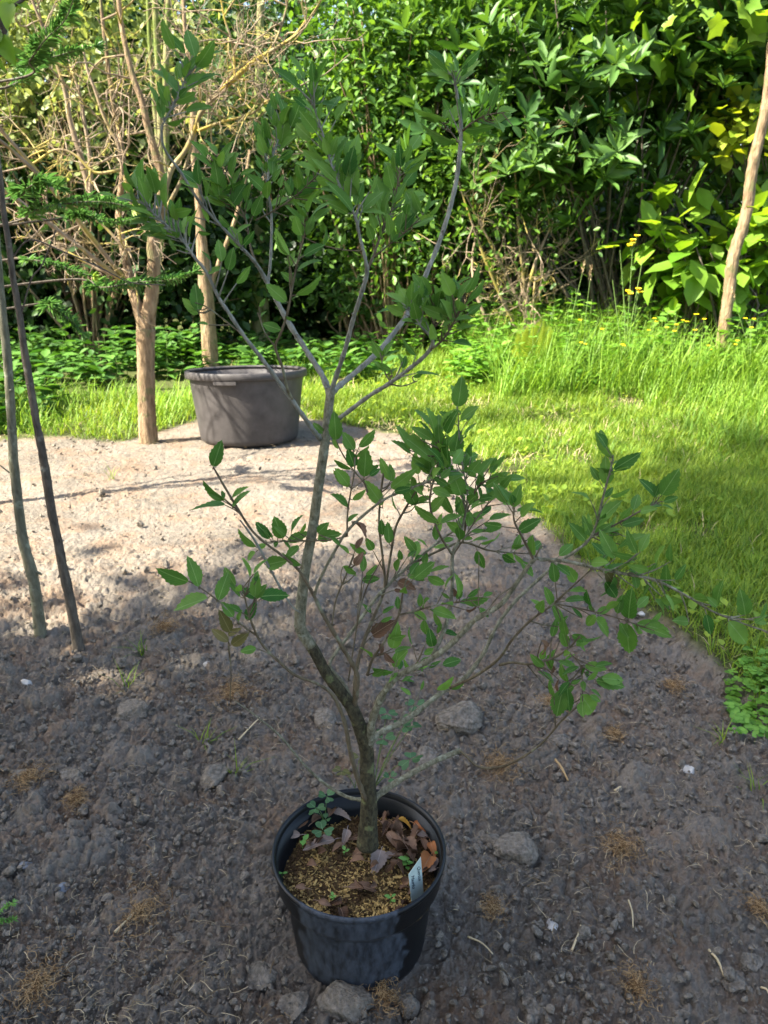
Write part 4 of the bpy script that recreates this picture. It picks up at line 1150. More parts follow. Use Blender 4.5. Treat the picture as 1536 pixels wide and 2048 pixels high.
def make_oak():
    r = np.random.default_rng(77)
    root = empty('oak_sapling', (PX, PY, .165))
    tag(root, 'young evergreen oak with serrated leaves and forked grey green stems in the black pot', 'oak sapling')
    curves = {}
    for k, (pts, mt) in BR.items():
        P = [at(u, v, Y0 + dy / 100) for (u, v, dy, w) in pts]
        W = np.array([w * mpp(Y0 + dy / 100, P[i].z) / 2 for i, (u, v, dy, w) in enumerate(pts)])
        C = catmull(P, 6)
        n = len(C)
        rad = np.interp(np.linspace(0, 1, n), np.linspace(0, 1, len(W)), W)
        pr = []
        for c in C:                                # back to photo pixels, to find which branch a leaf grows from
            q = Vector(c) - Vector((0, 0, CAM_H))
            dep = q.y * cp - q.z * sp
            pr.append((768 + q.x / dep * FPX, 1024 - (q.y * sp + q.z * cp) / dep * FPX))
        curves[k] = (C, rad, np.array(pr))
    fol = {k: Geo() for k in BR}
    ded = {k: [] for k in BR}
    tw = {k: Geo() for k in BR}
    cnt = {k: 0 for k in BR}

    def put(tile, s, dead):
        ox, oy, z = TILES[tile]
        for e in s.split(';'):
            w = e.split()
            bx, by, tx, ty = [float(q) for q in w[:4]]
            fl = w[4] if len(w) > 4 else ''
            b = np.array([ox + bx / z, oy + by / z]); t = np.array([ox + tx / z, oy + ty / z])
            best = None
            for k, (C, rad, pr) in curves.items():
                if k in ('F3b',): continue
                dd = np.hypot(*(pr - b).T)
                dd = dd + (10 if k == 'trunk' else 0)
                # a twig joins from behind the leaf
                i = int(np.argmin(dd))
                if best is None or dd[i] < best[0]: best = (dd[i], k, i)
            dist, k, i = best
            C, rad, pr = curves[k]
            Yb = C[i][1] + (r.random() - .5) * min(.05, .012 + dist * .0006)
            B = np.array(at(b[0], b[1], Yb))
            L2 = np.hypot(*(t - b))
            full = max(L2, 34 + 20 * r.random())
            dz = (r.random() - .5) * .9 * L2
            T = np.array(at(t[0], t[1], Yb + dz * mpp(Yb)))
            if not dead: cnt[k] += 1
            # petiole or short twig from the branch
            j = i if dist < 12 else max(i - 4, 0)
            s0 = C[j]
            mid = (s0 + B) / 2 + (T - B) * -.08
            P = catmull([s0, mid, B], 4)
            tube(tw[k], P, np.linspace(.0011 if dist < 14 else .0015, .0007, len(P)), 5, 0, False)
            view = np.array([0, 0, CAM_H]) - B
            view /= np.linalg.norm(view)
            d = (T - B) / np.linalg.norm(T - B)
            side = np.cross(d, view); side /= np.linalg.norm(side)
            roll = {'w': .15 * r.normal(), 'n': 1.15 * (1 if r.random() > .5 else -1), 'o': .2 * r.normal()}.get(fl, (.75 if r.random() > .5 else -.75) * (.5 + .8 * r.random()))
            up = np.array([0, 0, 1.0])
            nn = view * math.cos(roll) + side * math.sin(roll)
            nn = nn + .25 * up
            wr = {'w': .52, 'o': .46}.get(fl, .46) + .05 * r.normal()
            L3 = np.linalg.norm(T - B) * mpp(1) ** 0
            tint = np.clip(.45 + .22 * r.normal(), 0, 1)
            if dead:
                G = Geo()
                oak_leaf(G, B, T, nn, wr + .05, r, .35, .35, np.clip(tint + .1, 0, 1), wave=.05)
                ded[k].append(G)
            elif fl == 'o':
                oak_leaf(fol[k], B, T, nn, wr, r, .2, .15, tint, 1)
            else:
                oak_leaf(fol[k], B, T, nn, wr, r, .10 + .14 * r.random(), .05 + .16 * r.random(), tint, 0, wave=.012)
    for tile, s in LV.items(): put(tile, s, False)
    for tile, s in DEAD.items(): put(tile, s, True)
    # small inner leaves that thicken the leafy ends of the twigs
    for k, (t0, n) in {'A': (.80, 16), 'A2': (.45, 26), 'A3': (.3, 26), 'A4': (.15, 14), 'B': (.60, 38), 'B2': (.35, 26), 'B3': (.4, 8), 'C2': (.3, 10), 'C3': (.4, 6), 'C': (.93, 4), 'D': (.72, 34), 'D2': (.75, 7), 'E': (.88, 12), 'E2': (.3, 12), 'E3': (.3, 16),
                       'F': (.5, 12), 'F2': (.6, 16), 'F4': (.7, 9), 'F4b': (.3, 8), 'F5': (.5, 6), 'F5b': (.4, 6), 'F5c': (.5, 7), 'F5d': (.3, 8), 'J': (.75, 8), 'K': (.7, 8), 'K3': (.5, 6), 'K4': (.4, 8), 'K5': (.2, 12), 'Q': (.4, 16), 'Q2': (.3, 10),
                       'M': (.2, 5), 'M2': (.3, 8), 'N': (.4, 8), 'S': (.3, 3), 'S3': (.5, 6), 'H': (.85, 5), 'F3': (.5, 4)}.items():
        C, rad, pr = curves[k]
        m = len(C)
        for q in range(n):
            t = t0 + (1 - t0) * (q + r.random()) / n
            i = min(int(t * (m - 1)), m - 1)
            T0 = C[min(i + 1, m - 1)] - C[max(i - 1, 0)]
            T0 /= np.linalg.norm(T0)
            a = q * 2.4 + r.random()
            ref = np.cross(T0, [0, 1, .1]); ref /= np.linalg.norm(ref)
            o2 = np.cross(T0, ref)
            out = ref * math.cos(a) + o2 * math.sin(a)
            d = T0 * .8 + out + np.array([0, 0, .25])
            d /= np.linalg.norm(d)
            B = C[i] + d * (.006 + .030 * r.random() ** 1.5)
            L = .020 + .020 * r.random()
            tube(tw[k], np.array([C[i], B]), [.0010, .0007], 5, 0, False)
            nn = np.array([0, -.6, .8]) + r.normal(size=3) * .5 - d * .2
            cnt[k] += 1
            oak_leaf(fol[k], B, B + d * L, nn, .48 + .08 * r.random(), r, .18, .12, np.clip(.5 + .28 * r.normal(), 0, 1), wave=.012)
    for k, (pts, mt) in BR.items():
        C, rad, pr = curves[k]
        G = Geo()
        if k == 'trunk':
            m = len(C)
            lo = int(m * .48)
            tube(G, C[:lo + 1], rad[:lo + 1], 16, .05, True, mi=1)
            tube(G, C[lo:], rad[lo:], 14, .03, True, mi=0)
            for i in range(4, m - 3, 3):
                q = rdir(1, r)[0] * np.array([1, 1, .2]) * rad[i] * .82
                G.add(I1[0] * rad[i] * (.22 + .2 * r.random()) * np.array([1, 1, .6]) + C[i] + q, np.array(I1[1]).ravel(), [3] * len(I1[1]), mi=1 if i <= lo else 0)
        else:
            tube(G, C, rad * (1 + .10 * np.sin(np.arange(len(C)) * 1.9)), 9, .06)
            # leaf scars and nodes
            for i in range(3, len(C) - 2, 4):
                q = rdir(1, r)[0] * rad[i] * .8
                G.add(I1[0] * rad[i] * .55 + C[i] + q, np.array(I1[1]).ravel(), [3] * len(I1[1]))
        if tw[k].n: G.v += tw[k].v; G.f += [f + G.n for f in tw[k].f]; G.s += tw[k].s; G.uv += tw[k].uv; G.t += tw[k].t; G.mi += tw[k].mi; G.n += tw[k].n
        mats = M[mt] if k != 'trunk' else [M[mt], M['oakbark']]
        if k in ('F', 'F4', 'H', 'I', 'K', 'K2', 'G'): pass
        b = G.build('trunk' if k == 'trunk' else 'branch', mats, root)
        if k == 'G': b['label'] = 'pale stub branch with a cut end'
        if fol[k].n: fol[k].build('foliage', [M['oak'], M['olive']], b)
        for D in ded[k]:
            o = D.build('dead_leaf', M['dead'], b)
            o['label'] = 'brown withered leaf'


make_oak()


# fallen leaves on the potting mix -------------------------------------------------
def px_on(u, v, z):
    b = (1024 - v) / FPX
    dz = b * cp - sp
    Y = (b * sp + cp) * (CAM_H - z) / -dz
    return at(u, v, Y)


def litter(bu, bv, tu, tv, mat, wr, lab, seed, z=.178, curl=.3, group=None, fold=.3):
    r = np.random.default_rng(seed)
    a, b = px_on(bu, bv, z), px_on(tu, tv, z + .006 * r.random())
    G = Geo()
    o_ = np.array(a)
    nn = np.array([.3 * r.normal(), .3 * r.normal() - .15, 1.0])
    oak_leaf(G, np.array(a) - o_, np.array(b) - o_, nn, wr, r, fold, curl, .3 + .6 * r.random(), wave=.035)
    d = np.array(a) - np.array(b); d /= np.linalg.norm(d)
    tube(G, np.array([[0, 0, 0], d * .006 + [0, 0, .001], d * .012]), [.0009, .0008, .0007], 5, 0, False)
    o = G.build('fallen_leaf', M[mat])
    o.location = a
    tag(o, lab, 'fallen leaf', group)


Z4 = lambda x, y: (520 + x / 3.84, 1560 + y / 3.84)
_r = np.random.default_rng(19)
LIT = [
 (575, 455, 330, 510, 'mauve', .42, 'long mauve grey fallen leaf left of the trunk base'),
 (310, 420, 170, 420, 'mauve', .5, 'lilac fallen leaf at the left inside of the pot'),
 (280, 380, 370, 250, 'dead', .62, 'dark reddish brown fallen leaf beside the clover at left'),
 (400, 330, 480, 260, 'dead', .6, 'brown fallen leaf half under the clover leaves'),
 (550, 230, 690, 265, 'mauve', .45, 'grey violet fallen leaf behind the clover'),
 (560, 240, 630, 160, 'mauve', .5, 'small upright grey violet fallen leaf near the left branch'),
 (870, 505, 700, 560, 'dead', .5, 'brown veined fallen leaf in front of the trunk base'),
 (800, 620, 680, 600, 'dead', .6, 'curled brown fallen leaf left of the pale pinkish one'),
 (930, 540, 880, 700, 'mauve', .62, 'largest pale pinkish fallen leaf in the middle of the pot'),
 (1020, 570, 940, 590, 'mauve', .7, 'rounded grey fallen leaf touching the pale pinkish one'),
 (1090, 470, 1010, 440, 'dead', .7, 'light brown fallen leaf between trunk and dark leaf stack'),
 (1110, 450, 1190, 580, 'dead', .62, 'dark brown oval fallen leaf right of the trunk'),
 (1290, 440, 1170, 450, 'dead', .5, 'folded brown fallen leaf at the right of the pot'),
 (1240, 450, 1280, 520, 'dead', .6, 'cupped brown fallen leaf above the orange one'),
 (1310, 480, 1340, 560, 'tawny', .6, 'rust red fallen leaf near the right wall of the pot'),
 (1310, 580, 1240, 700, 'tawny', .7, 'bright orange brown fallen leaf behind the name tag'),
 (1330, 590, 1330, 670, 'mauve', .7, 'round taupe fallen leaf beside the orange brown one'),
 (1060, 300, 1160, 325, 'gold', .5, 'golden yellow fallen leaf behind right of the trunk'),
 (1180, 330, 1320, 390, 'tawny', .45, 'chestnut fallen leaf under the golden yellow one'),
 (1180, 250, 1120, 160, 'dead', .62, 'brown fallen leaf standing against the back wall of the pot'),
 (930, 320, 1080, 400, 'dead', .5, 'long dark fallen leaf just right of the trunk'),
 (980, 400, 1060, 500, 'dead', .5, 'narrow shaded fallen leaf by the trunk foot'),
 (670, 380, 650, 470, 'mauve', .6, 'grey brown fallen leaf at the left foot of the trunk'),
 (640, 490, 550, 540, 'dead', .5, 'brown fallen leaf under the clover stalk'),
 (680, 820, 940, 800, 'dead', .34, 'long curled strap shaped leaf on the front chips'),
 (1020, 320, 1100, 360, 'dead', .6, 'dull brown fallen leaf left of the golden yellow one'),
 (1200, 400, 1290, 430, 'mauve', .6, 'pale taupe fallen leaf below the chestnut one'),
 (1350, 680, 1300, 690, 'mauve', .8, 'beige fragment of leaf at the right rim'),
 (350, 830, 270, 810, 'dead', .7, 'dark bark like leaf scrap at the front left of the pot'),
 (450, 930, 540, 950, 'dead', .6, 'dark leaf scrap by the front rim'),
 (560, 200, 530, 270, 'dead', .6, 'brown fallen leaf behind the dark reddish one'),
 (1100, 600, 1040, 560, 'dead', .6, 'small brown fallen leaf behind the right sprout'),
]
for i, (a, b, c, d, m_, w_, lab) in enumerate(LIT):
    p, q = Z4(a, b), Z4(c, d)
    litter(p[0], p[1], q[0], q[1], m_, w_, lab, 300 + i, z=.180 + .002 * (i % 4), curl=.15 + .4 * ((i * 7) % 5) / 5, group='fallen leaves in the pot', fold=.2 + .1 * (i % 4))


for i in range(34):
    a = _r.random() * 2 * PI
    if i < 22: q, a = .05 + .09 * _r.random(), -.9 + 2.6 * _r.random()
    else: q = .03 + .11 * _r.random()
    c = Vector((PX + q * math.cos(a), PY + q * math.sin(a), 0))
    G = Geo()
    b = _r.random() * 2 * PI
    L = .016 + .018 * _r.random()
    d = np.array([math.cos(b), math.sin(b), .5 * _r.normal()])
    d /= np.linalg.norm(d)
    oak_leaf(G, -d * L / 2, d * L / 2, np.array([.6 * _r.normal(), .6 * _r.normal(), 1.0]), .5 + .2 * _r.random(), _r, .5 + .5 * _r.random(), .3 + .7 * _r.random(), _r.random() * .8, wave=.06)
    o = G.build('fallen_leaf', M['dead'])
    o.location = (c.x, c.y, .180 + .008 * _r.random())
    tag(o, 'small curled dry brown leaf buried in the litter of the pot', 'fallen leaf', 'small curled leaves in the pot')


def clover(u, v, z, lab, leaves, seed, mat='clover'):
    r = np.random.default_rng(seed)
    p = px_on(u, v, .175)
    root = empty('clover_plant', (p.x, p.y, .170))
    tag(root, lab, 'clover', 'clover growing in the pot')
    for (lu, lv, s, dz) in leaves:
        q = np.array(px_on(lu, lv, z + dz))
        b = np.array([p.x, p.y, .172])
        G = Geo()
        tube(G, catmull([b, (b + q) / 2 + [0, 0, .012], q], 4), np.linspace(.0009, .0006, 9), 5, 0, False)
        st = G.build('stalk', M['stemgreen'], root)
        G = Geo()
        a0 = r.random() * 6
        for k in range(3):
            a = a0 + k * 2.09
            d = np.array([math.cos(a), math.sin(a) * .9, .25 * r.normal()])
            c = q + d * s * .002
            # heart shaped leaflet as a rounded fan
            tt = np.linspace(-1, 1, 9)
            sidev = np.cross([0, 0, 1], d)
            pts = [c]
            for t in tt:
                rad_ = s * .017 * (.80 + .22 * math.sin(min(abs(t), 1) * PI)) * (1 if abs(t) < .999 else .8)
                ang = t * .95
                pts.append(c + (d * math.cos(ang) + sidev * math.sin(ang)) * rad_ + np.array([0, 0, .003 * math.cos(ang * 2) + .002 * abs(t)]))
            F = []
            for j in range(1, 9): F += [0, j, j + 1]
            G.add(np.array(pts), F, [3] * 8, np.array([[0, 0]] + [[t, 1 - abs(t) * .3] for t in tt]), r.random() * .7)
        G.build('leaf', M[mat], st)


clover(*Z4(500, 330), .20, 'clover plant with four leaves at the left inside the pot', [(*Z4(515, 125), 1.0, .035), (*Z4(430, 215), 1.1, .02), (*Z4(480, 385), 1.25, .012), (*Z4(505, 300), .6, .0), (*Z4(420, 250), .7, .01)], 1)
T8 = lambda x, y: (512 + x / 2.977, 1360 + y / 2.977)
clover(*T8(700, 640), .30, 'tall clover growing behind the trunk with leaves above the cut branch', [(*T8(920, 470), 1.4, .03), (*T8(760, 350), 1.3, .10), (*T8(780, 200), 1.2, .13), (*T8(880, 270), 1.2, .11), (*T8(930, 270), 1.1, .11), (*T8(950, 150), 1.2, .15), (*T8(800, 580), .8, -.02)], 2)
clover(*T8(590, 640), .28, 'faded clover leaves behind the trunk on its left side', [(*T8(510, 540), 1.1, .0), (*T8(620, 460), 1.1, .02)], 3, 'olive')


def sprout(u, v, lab, n, s, seed):
    r = np.random.default_rng(seed)
    p = px_on(u, v, .182)
    G = Geo()
    root = empty('seedling', (p.x, p.y, .176))
    tag(root, lab, 'seedling', 'bright green seedlings in the pot')
    P = np.array([[p.x, p.y, .174], [p.x + .002, p.y - .001, .174 + .012 * s]])
    tube(G, P, [.0008, .0006], 5, 0, False)
    G.build('stem', M['sprout'], root)
    G = Geo()
    k = np.arange(n)
    a = k * 2.4 + r.random() * 6
    d = np.stack([np.cos(a), np.sin(a), .3 + 0 * a], 1)
    pos = P[1][None] - np.array([[0, 0, 1.0]]) * (k[:, None] * .0018 * s)
    L = np.full(n, .0095 * s) * (.7 + .6 * r.random(n))
    ovals(G, pos, d, np.repeat([[0, 0, 1.]], n, 0), L, L * .65, r.random(n))
    G.build('leaf', M['sprout'], root)


sprout(*Z4(1120, 640), 'seedling with several leaves left of the name tag', 7, 1.5, 1)
sprout(*Z4(1365, 560), 'seedling by the right wall of the pot', 6, 1.2, 2)
sprout(*Z4(1000, 920), 'seedling at the front rim', 3, 1.3, 3)
sprout(*Z4(550, 890), 'tight cluster of tiny round seed leaves near the front rim', 7, .8, 4)
sprout(*Z4(325, 500), 'oval leaved seedling in front of the lilac leaf', 2, 1.9, 5)
sprout(*Z4(250, 350), 'round bud like seedling at the left rim', 2, 1.0, 6)
sprout(*Z4(165, 720), 'seedling with two leaves at the front left rim', 2, 1.0, 7)
sprout(*Z4(645, 550), 'seedling in the middle beneath the trunk', 3, 1.0, 8)


def make_tag():
    c = px_on(833, 1800, .165)
    root = empty('plant_label', (c.x, c.y, .165))
    tag(root, 'pale mint plastic plant label with handwriting stuck in beside the pot rim', 'plant label')
    TL, TR, BR_, BL = at(817, 1749, c.y - .006), at(841.5, 1714, c.y + .012), at(846, 1775, c.y + .006), at(824, 1812, c.y - .012)
    G = Geo()
    q = [np.array(w) for w in (TL, TR, BR_, BL)]
    ext = [q[2] + (q[2] - q[1]) * .6, q[3] + (q[3] - q[0]) * .5]
    n = np.cross(q[1] - q[0], q[3] - q[0]); n /= np.linalg.norm(n)
    if n[1] > 0: n = -n
    A = [q[0], q[1], ext[0], ext[1]]
    V = [a + n * .0005 for a in A] + [a - n * .0005 for a in A]
    G.add(V, [0, 1, 2, 3, 7, 6, 5, 4, 0, 4, 5, 1, 1, 5, 6, 2, 2, 6, 7, 3, 3, 7, 4, 0], [4] * 6)
    G.build('label_body', M['tag'], root, smooth=False)
    down = (q[3] - q[0]); Ld = np.linalg.norm(down); down /= Ld
    right = np.cross(down, n); right /= np.linalg.norm(right)
    if right[0] < 0: right = -right
    # script runs down the label, so its text-up direction points to the right edge
    def word(txt, start, size):
        cu = bpy.data.curves.new('handwriting', 'FONT')
        cu.body = txt
        cu.size = size
        cu.shear = .35
        cu.space_character = .92
        cu.extrude = .00012
        cu.offset = -.00004
        o = bpy.data.objects.new('handwriting', cu)
        COL.objects.link(o)
        X = Vector(down); Yv = Vector(right); Z = X.cross(Yv)
        if Z.dot(Vector(n)) < 0: pass
        mt = Matrix((X, Yv, Vector(n))).transposed().to_4x4()
        mt.translation = Vector(start) + Vector(n) * .0007
        o.matrix_world = mt
        cu.materials.append(M['ink'])
        bpy.context.view_layer.update()
        dg = bpy.context.evaluated_depsgraph_get()
        me = bpy.data.meshes.new_from_object(o.evaluated_get(dg))
        bpy.data.objects.remove(o)
        k = bpy.data.objects.new('handwriting', me)
        COL.objects.link(k)
        k.parent = root
        k.matrix_world = Matrix.Translation(-root.location) @ mt
        k.matrix_parent_inverse = Matrix.Identity(4)
        k.matrix_basis = Matrix.Translation(-root.location) @ mt
    word('Quercus', q[0] + (q[1] - q[0]) * .66 + down * .008, .0098)
    word("'Maurika", q[0] + (q[1] - q[0]) * .16 + down * .008, .0098)


make_tag()


# ------------------------------------------------------------------ grey tree tub
def make_tub():
    root = empty('plant_tub')
    tag(root, 'big dark grey plastic tree tub standing on the soil in the sun', 'tub')
    G = Geo()
    prof = [(.10, 0), (.275, 0), (.300, .006), (.318, .022), (.325, .045), (.372, .435), (.373, .445), (.362, .445), (.350, .40), (.31, .05), (.29, .035), (.02, .03)]
    lathe(G, prof, 96)
    G.build('tub_body', M['tub'], root)
    G = Geo()
    lathe(G, [(.366, .462), (.372, .470), (.392, .470), (.397, .464), (.398, .428), (.393, .424), (.389, .430), (.388, .448), (.3735, .450), (.366, .450), (.366, .462)], 96)
    G.build('rim', M['tub'], root)
    for a in (-100, 80):
        G = Geo()
        t = np.linspace(R(a - 10.5), R(a + 10.5), 9)
        for (z0, z1, ri, ro) in ((.398, .4235, .380, .402), ):
            V = []
            for q in t:
                c, s_ = math.cos(q), math.sin(q)
                for (rr, z) in ((ri, z0), (ro - .004, z0), (ro, z0 + .005), (ro, z1), (ri, z1)):
                    V.append((rr * c, rr * s_, z))
            F, S = [], []
            for i in range(8):
                for j in range(5):
                    k = (j + 1) % 5
                    F += [i * 5 + j, (i + 1) * 5 + j, (i + 1) * 5 + k, i * 5 + k]; S.append(4)
            F += [4, 3, 2, 1, 0] + [40 + j for j in range(5)]; S += [5, 5]
            G.add(V, F, S)
        G.build('handle', M['tub'], root, smooth=False)
    p = at(500, 885, 5.02)
    root.location = (p.x, 5.03, gz(p.x, 5.03) - .005)
    root.rotation_euler = (R(-5.5), R(-.6), 0)


make_tub()

# ------------------------------------------------------------------ trees and shrubs
def stem_px(g, pts, Y, sides=9, lump=.06, sub=5, yoff=None, mi=0, scale=1.0):
    """pts (u, v, width px); Y distance, optionally changing along the stem"""
    P, W = [], []
    for i, (u, v, w) in enumerate(pts):
        y = Y + (yoff[i] if yoff else 0)
        p = at(u, v, y)
        P.append(p); W.append(w * mpp(y, p.z) / 2 * scale)
    C = catmull(P, sub)
    rad = np.interp(np.linspace(0, 1, len(C)), np.linspace(0, 1, len(W)), W)
    tube(g, C, rad, sides, lump, mi=mi)
    return C, rad


def twig_walk(g, p, d, L, r0, r, depth=0, kink=.5, up=.15, mi=0, ends=None, maxd=2, tint=.5):
    n = 6
    P = [np.array(p, float)]
    d = np.array(d, float); d /= np.linalg.norm(d)
    D = []
    for i in range(n):
        d = d + r.normal(size=3) * kink * .5 + np.array([0, 0, up])
        d /= np.linalg.norm(d)
        P.append(P[-1] + d * L / n * (.7 + .6 * r.random()))
        D.append(d.copy())
    tube(g, P, np.linspace(r0, r0 * .45, n + 1), 5 if r0 < .006 else 7, .06, False, tint, mi)
    if ends is not None: ends.append((P[-1], d))
    if depth < maxd:
        for i in range(1, n):
            if r.random() < .62:
                ax = rdir(1, r)[0]
                nd = D[i] + ax * 1.0
                twig_walk(g, P[i], nd, L * (.35 + .3 * r.random()), r0 * .55, r, depth + 1, kink, up, mi, ends, maxd, tint)


def bare_tree():
    r = np.random.default_rng(41)
    Yt = 4.93
    b = at(297, 893, Yt)
    root = empty('bare_tree', (b.x, Yt, 0))
    tag(root, 'forked tree with a bare crown of crooked pale twigs standing left of the tub', 'tree')
    G = Geo()
    stem_px(G, [(299, 905, 46), (298, 890, 40), (295, 850, 35), (293, 800, 34), (292, 740, 34), (291, 690, 36), (292, 655, 38)], Yt, 16, .05)
    stem_px(G, [(293, 662, 32), (298, 620, 30), (306, 570, 27), (308, 530, 26), (306, 490, 24), (315, 440, 22), (324, 400, 21), (321, 350, 18), (312, 310, 17), (297, 260, 15), (283, 200, 13), (268, 160, 12), (255, 110, 11), (243, 50, 10), (235, -20, 9)], Yt, 12, .06)
    stem_px(G, [(290, 668, 26), (281, 632, 24), (265, 580, 19), (252, 520, 17), (242, 470, 16), (238, 420, 14), (245, 350, 12), (246, 310, 11), (238, 260, 10), (225, 200, 9), (215, 120, 8), (205, 40, 7), (200, -20, 6)], Yt, 10, .06, yoff=[0, 0, .05, .1, .15, .2, .2, .25, .3, .3, .3, .3, .3])
    tr = G.build('trunk', M['bark'], root)
    G = Geo()
    C1 = stem_px(G, [(322, 410, 14), (333, 370, 12), (345, 335, 11), (372, 300, 10), (388, 262, 10), (402, 225, 10), (432, 190, 10), (468, 158, 11), (510, 122, 9), (555, 95, 7), (590, 70, 5), (612, 40, 4)], Yt - .1)[0]
    C2 = stem_px(G, [(468, 158, 8), (492, 160, 6), (512, 170, 5), (530, 200, 4), (560, 215, 3)], Yt - .1)[0]
    C3 = stem_px(G, [(395, 262, 6), (440, 245, 5), (490, 232, 5), (520, 215, 4), (560, 160, 3)], Yt - .12)[0]
    C4 = stem_px(G, [(470, 158, 6), (468, 110, 5), (460, 70, 5), (450, 40, 4), (440, -10, 3)], Yt - .1)[0]
    C5 = stem_px(G, [(345, 335, 6), (385, 275, 5), (400, 200, 5), (392, 130, 4), (380, 60, 3)], Yt + .15)[0]
    C6 = stem_px(G, [(540, 105, 5), (560, 60, 5), (572, 20, 4), (580, -20, 3)], Yt)[0]
    C7 = stem_px(G, [(325, 430, 8), (345, 395, 8), (362, 360, 7), (375, 320, 6), (385, 290, 5)], Yt + .1)[0]
    G.build('branch', M['lichen'], root)['label'] = 'branch covered in yellow lichen'
    G = Geo()
    L1 = stem_px(G, [(178, 400, 14), (176, 370, 14), (168, 340, 13), (158, 300, 12), (148, 270, 11), (138, 230, 10), (132, 190, 9), (118, 140, 8), (100, 90, 7), (80, 40, 6), (60, -10, 5)], Yt + .5)[0]
    L2 = stem_px(G, [(258, 390, 9), (245, 330, 9), (235, 285, 8), (220, 260, 7), (205, 225, 7), (190, 180, 6), (175, 140, 5), (165, 90, 4)], Yt + .1)[0]
    L3 = stem_px(G, [(180, 395, 9), (182, 350, 9), (178, 300, 8), (170, 250, 7), (160, 190, 6), (140, 130, 5)], Yt + .45)[0]
    L4 = stem_px(G, [(262, 570, 8), (225, 550, 7), (190, 535, 6), (150, 512, 6), (110, 495, 5), (70, 480, 4)], Yt + .1)[0]
    L5 = stem_px(G, [(250, 500, 7), (225, 470, 6), (190, 440, 6), (150, 455, 5), (110, 470, 4), (60, 500, 3)], Yt)[0]
    L6 = stem_px(G, [(240, 340, 7), (190, 345, 6), (150, 310, 5), (110, 300, 5), (60, 330, 4), (0, 345, 3)], Yt - .1)[0]
    G.build('branch', M['twig'], root)
    G = Geo()
    srcs = [(L1, 11), (L2, 9), (L3, 6), (L4, 7), (L5, 7), (L6, 7), (C1, 20), (C2, 6), (C3, 7), (C4, 8), (C5, 5), (C6, 6), (C7, 2)]
    for C, n in srcs:
        for i in range(n):
            t = .1 + .9 * r.random()
            j = min(int(t * (len(C) - 1)), len(C) - 2)
            T = C[j + 1] - C[j]; T /= np.linalg.norm(T)
            d = T * .5 + rdir(1, r)[0] * .9 + np.array([-.15, -.1, .05])
            twig_walk(G, C[j], d, .25 + .36 * r.random(), .0048, r, 0, .68, .05, 0, None, 2)
    # a limb that leans out to the left towards the photographer; its twigs shade the tub
    p0 = np.array(at(264, 575, Yt + .02))
    for mid, end in (((-2.0, 4.55, 1.75), (-2.75, 4.05, 2.35)), ((-2.1, 4.45, 1.6), (-2.5, 4.0, 1.95)), ((-2.2, 4.6, 2.0), (-3.0, 4.2, 2.75))):
        C = catmull([p0, mid, end], 8)
        tube(G, C, np.linspace(.014, .006, len(C)), 7, .06)
        for i in range(7):
            j = 5 + int(r.random() * (len(C) - 6))
            twig_walk(G, C[j], rdir(1, r)[0] + np.array([-.5, -.3, .1]), .35 + .3 * r.random(), .0065, r, 0, .5, .03, 0, None, 1)
    # twigs from the main stems
    for pts in ([(321, 350), (312, 310), (297, 260), (283, 200), (268, 160), (255, 110), (243, 50)], [(238, 420), (245, 350), (246, 310), (238, 260), (225, 200), (215, 120), (205, 40)], [(252, 520), (242, 470), (240, 430)]):
        for (u, v) in pts:
            for k in range(1):
                p = np.array(at(u, v, Yt + .05))
                d = rdir(1, r)[0] + np.array([-.2, 0, .1])
                twig_walk(G, p, d, .35 + .3 * r.random(), .006, r, 0, .75, .04, 0, None, 1)
    tag(G.build('twigs', M['twig'], root), 'crooked pale bare twigs', kind='stuff')


bare_tree()


def simple_tree(name, lab, stems, Y, mat, cat='tree', twigs=None, lump=.06, group=None, scale=1.0):
    p = at(stems[0][0][0], stems[0][0][1], Y)
    root = empty(name, (p.x, Y, 0))
    tag(root, lab, cat, group)
    G = Geo()
    Cs = [stem_px(G, s, Y, 14, lump, scale=scale)[0] for s in stems]
    G.build('trunk', M[mat], root)
    return root, Cs


t2, _ = simple_tree('tree', 'pale trunk in the sunlight behind the tub rim', [[(425, 790, 36), (424, 760, 33), (421, 720, 31), (417, 660, 31), (413, 600, 30), (408, 540, 26), (402, 470, 21), (398, 400, 17), (388, 300, 14), (385, 200, 11), (372, 80, 9), (365, -20, 7)],
                    [(414, 590, 12), (440, 520, 10), (470, 440, 8), (490, 360, 7), (500, 300, 5)]], 7.2, 'bark')
t3, _ = simple_tree('tree', 'tree with several straight greenish stems behind the crown of bare twigs', [[(294, 810, 18), (296, 690, 17), (308, 560, 16), (326, 430, 15), (322, 280, 14), (318, 160, 13), (312, 60, 12), (310, -20, 12)],
                    [(330, 420, 14), (332, 300, 13), (330, 180, 12), (334, 80, 12), (338, -20, 10)], [(318, 300, 10), (306, 180, 9), (298, 60, 8), (296, -20, 8)]], 6.6, 'moss')
t4, _ = simple_tree('tree', 'mossy trunk glowing in the sun between the tub and the dark hedge', [[(520, 740, 40), (522, 680, 36), (520, 600, 34), (518, 540, 32), (514, 460, 30), (512, 380, 26), (516, 250, 20), (520, 100, 16), (522, -20, 14)]], 9.0, 'moss')
t5, _ = simple_tree('tree', 'slender leaning trunk of a young tree on the grass bank at right', [[(1428, 780, 28), (1437, 725, 26), (1447, 660, 25), (1456, 600, 26), (1463, 540, 27), (1470, 500, 26), (1484, 460, 26), (1494, 420, 26), (1500, 370, 25), (1508, 320, 25), (1520, 270, 24), (1531, 220, 24), (1540, 150, 22), (1546, 60, 20), (1552, -40, 18)]], 6.6, 'bark', lump=.08, scale=.86)


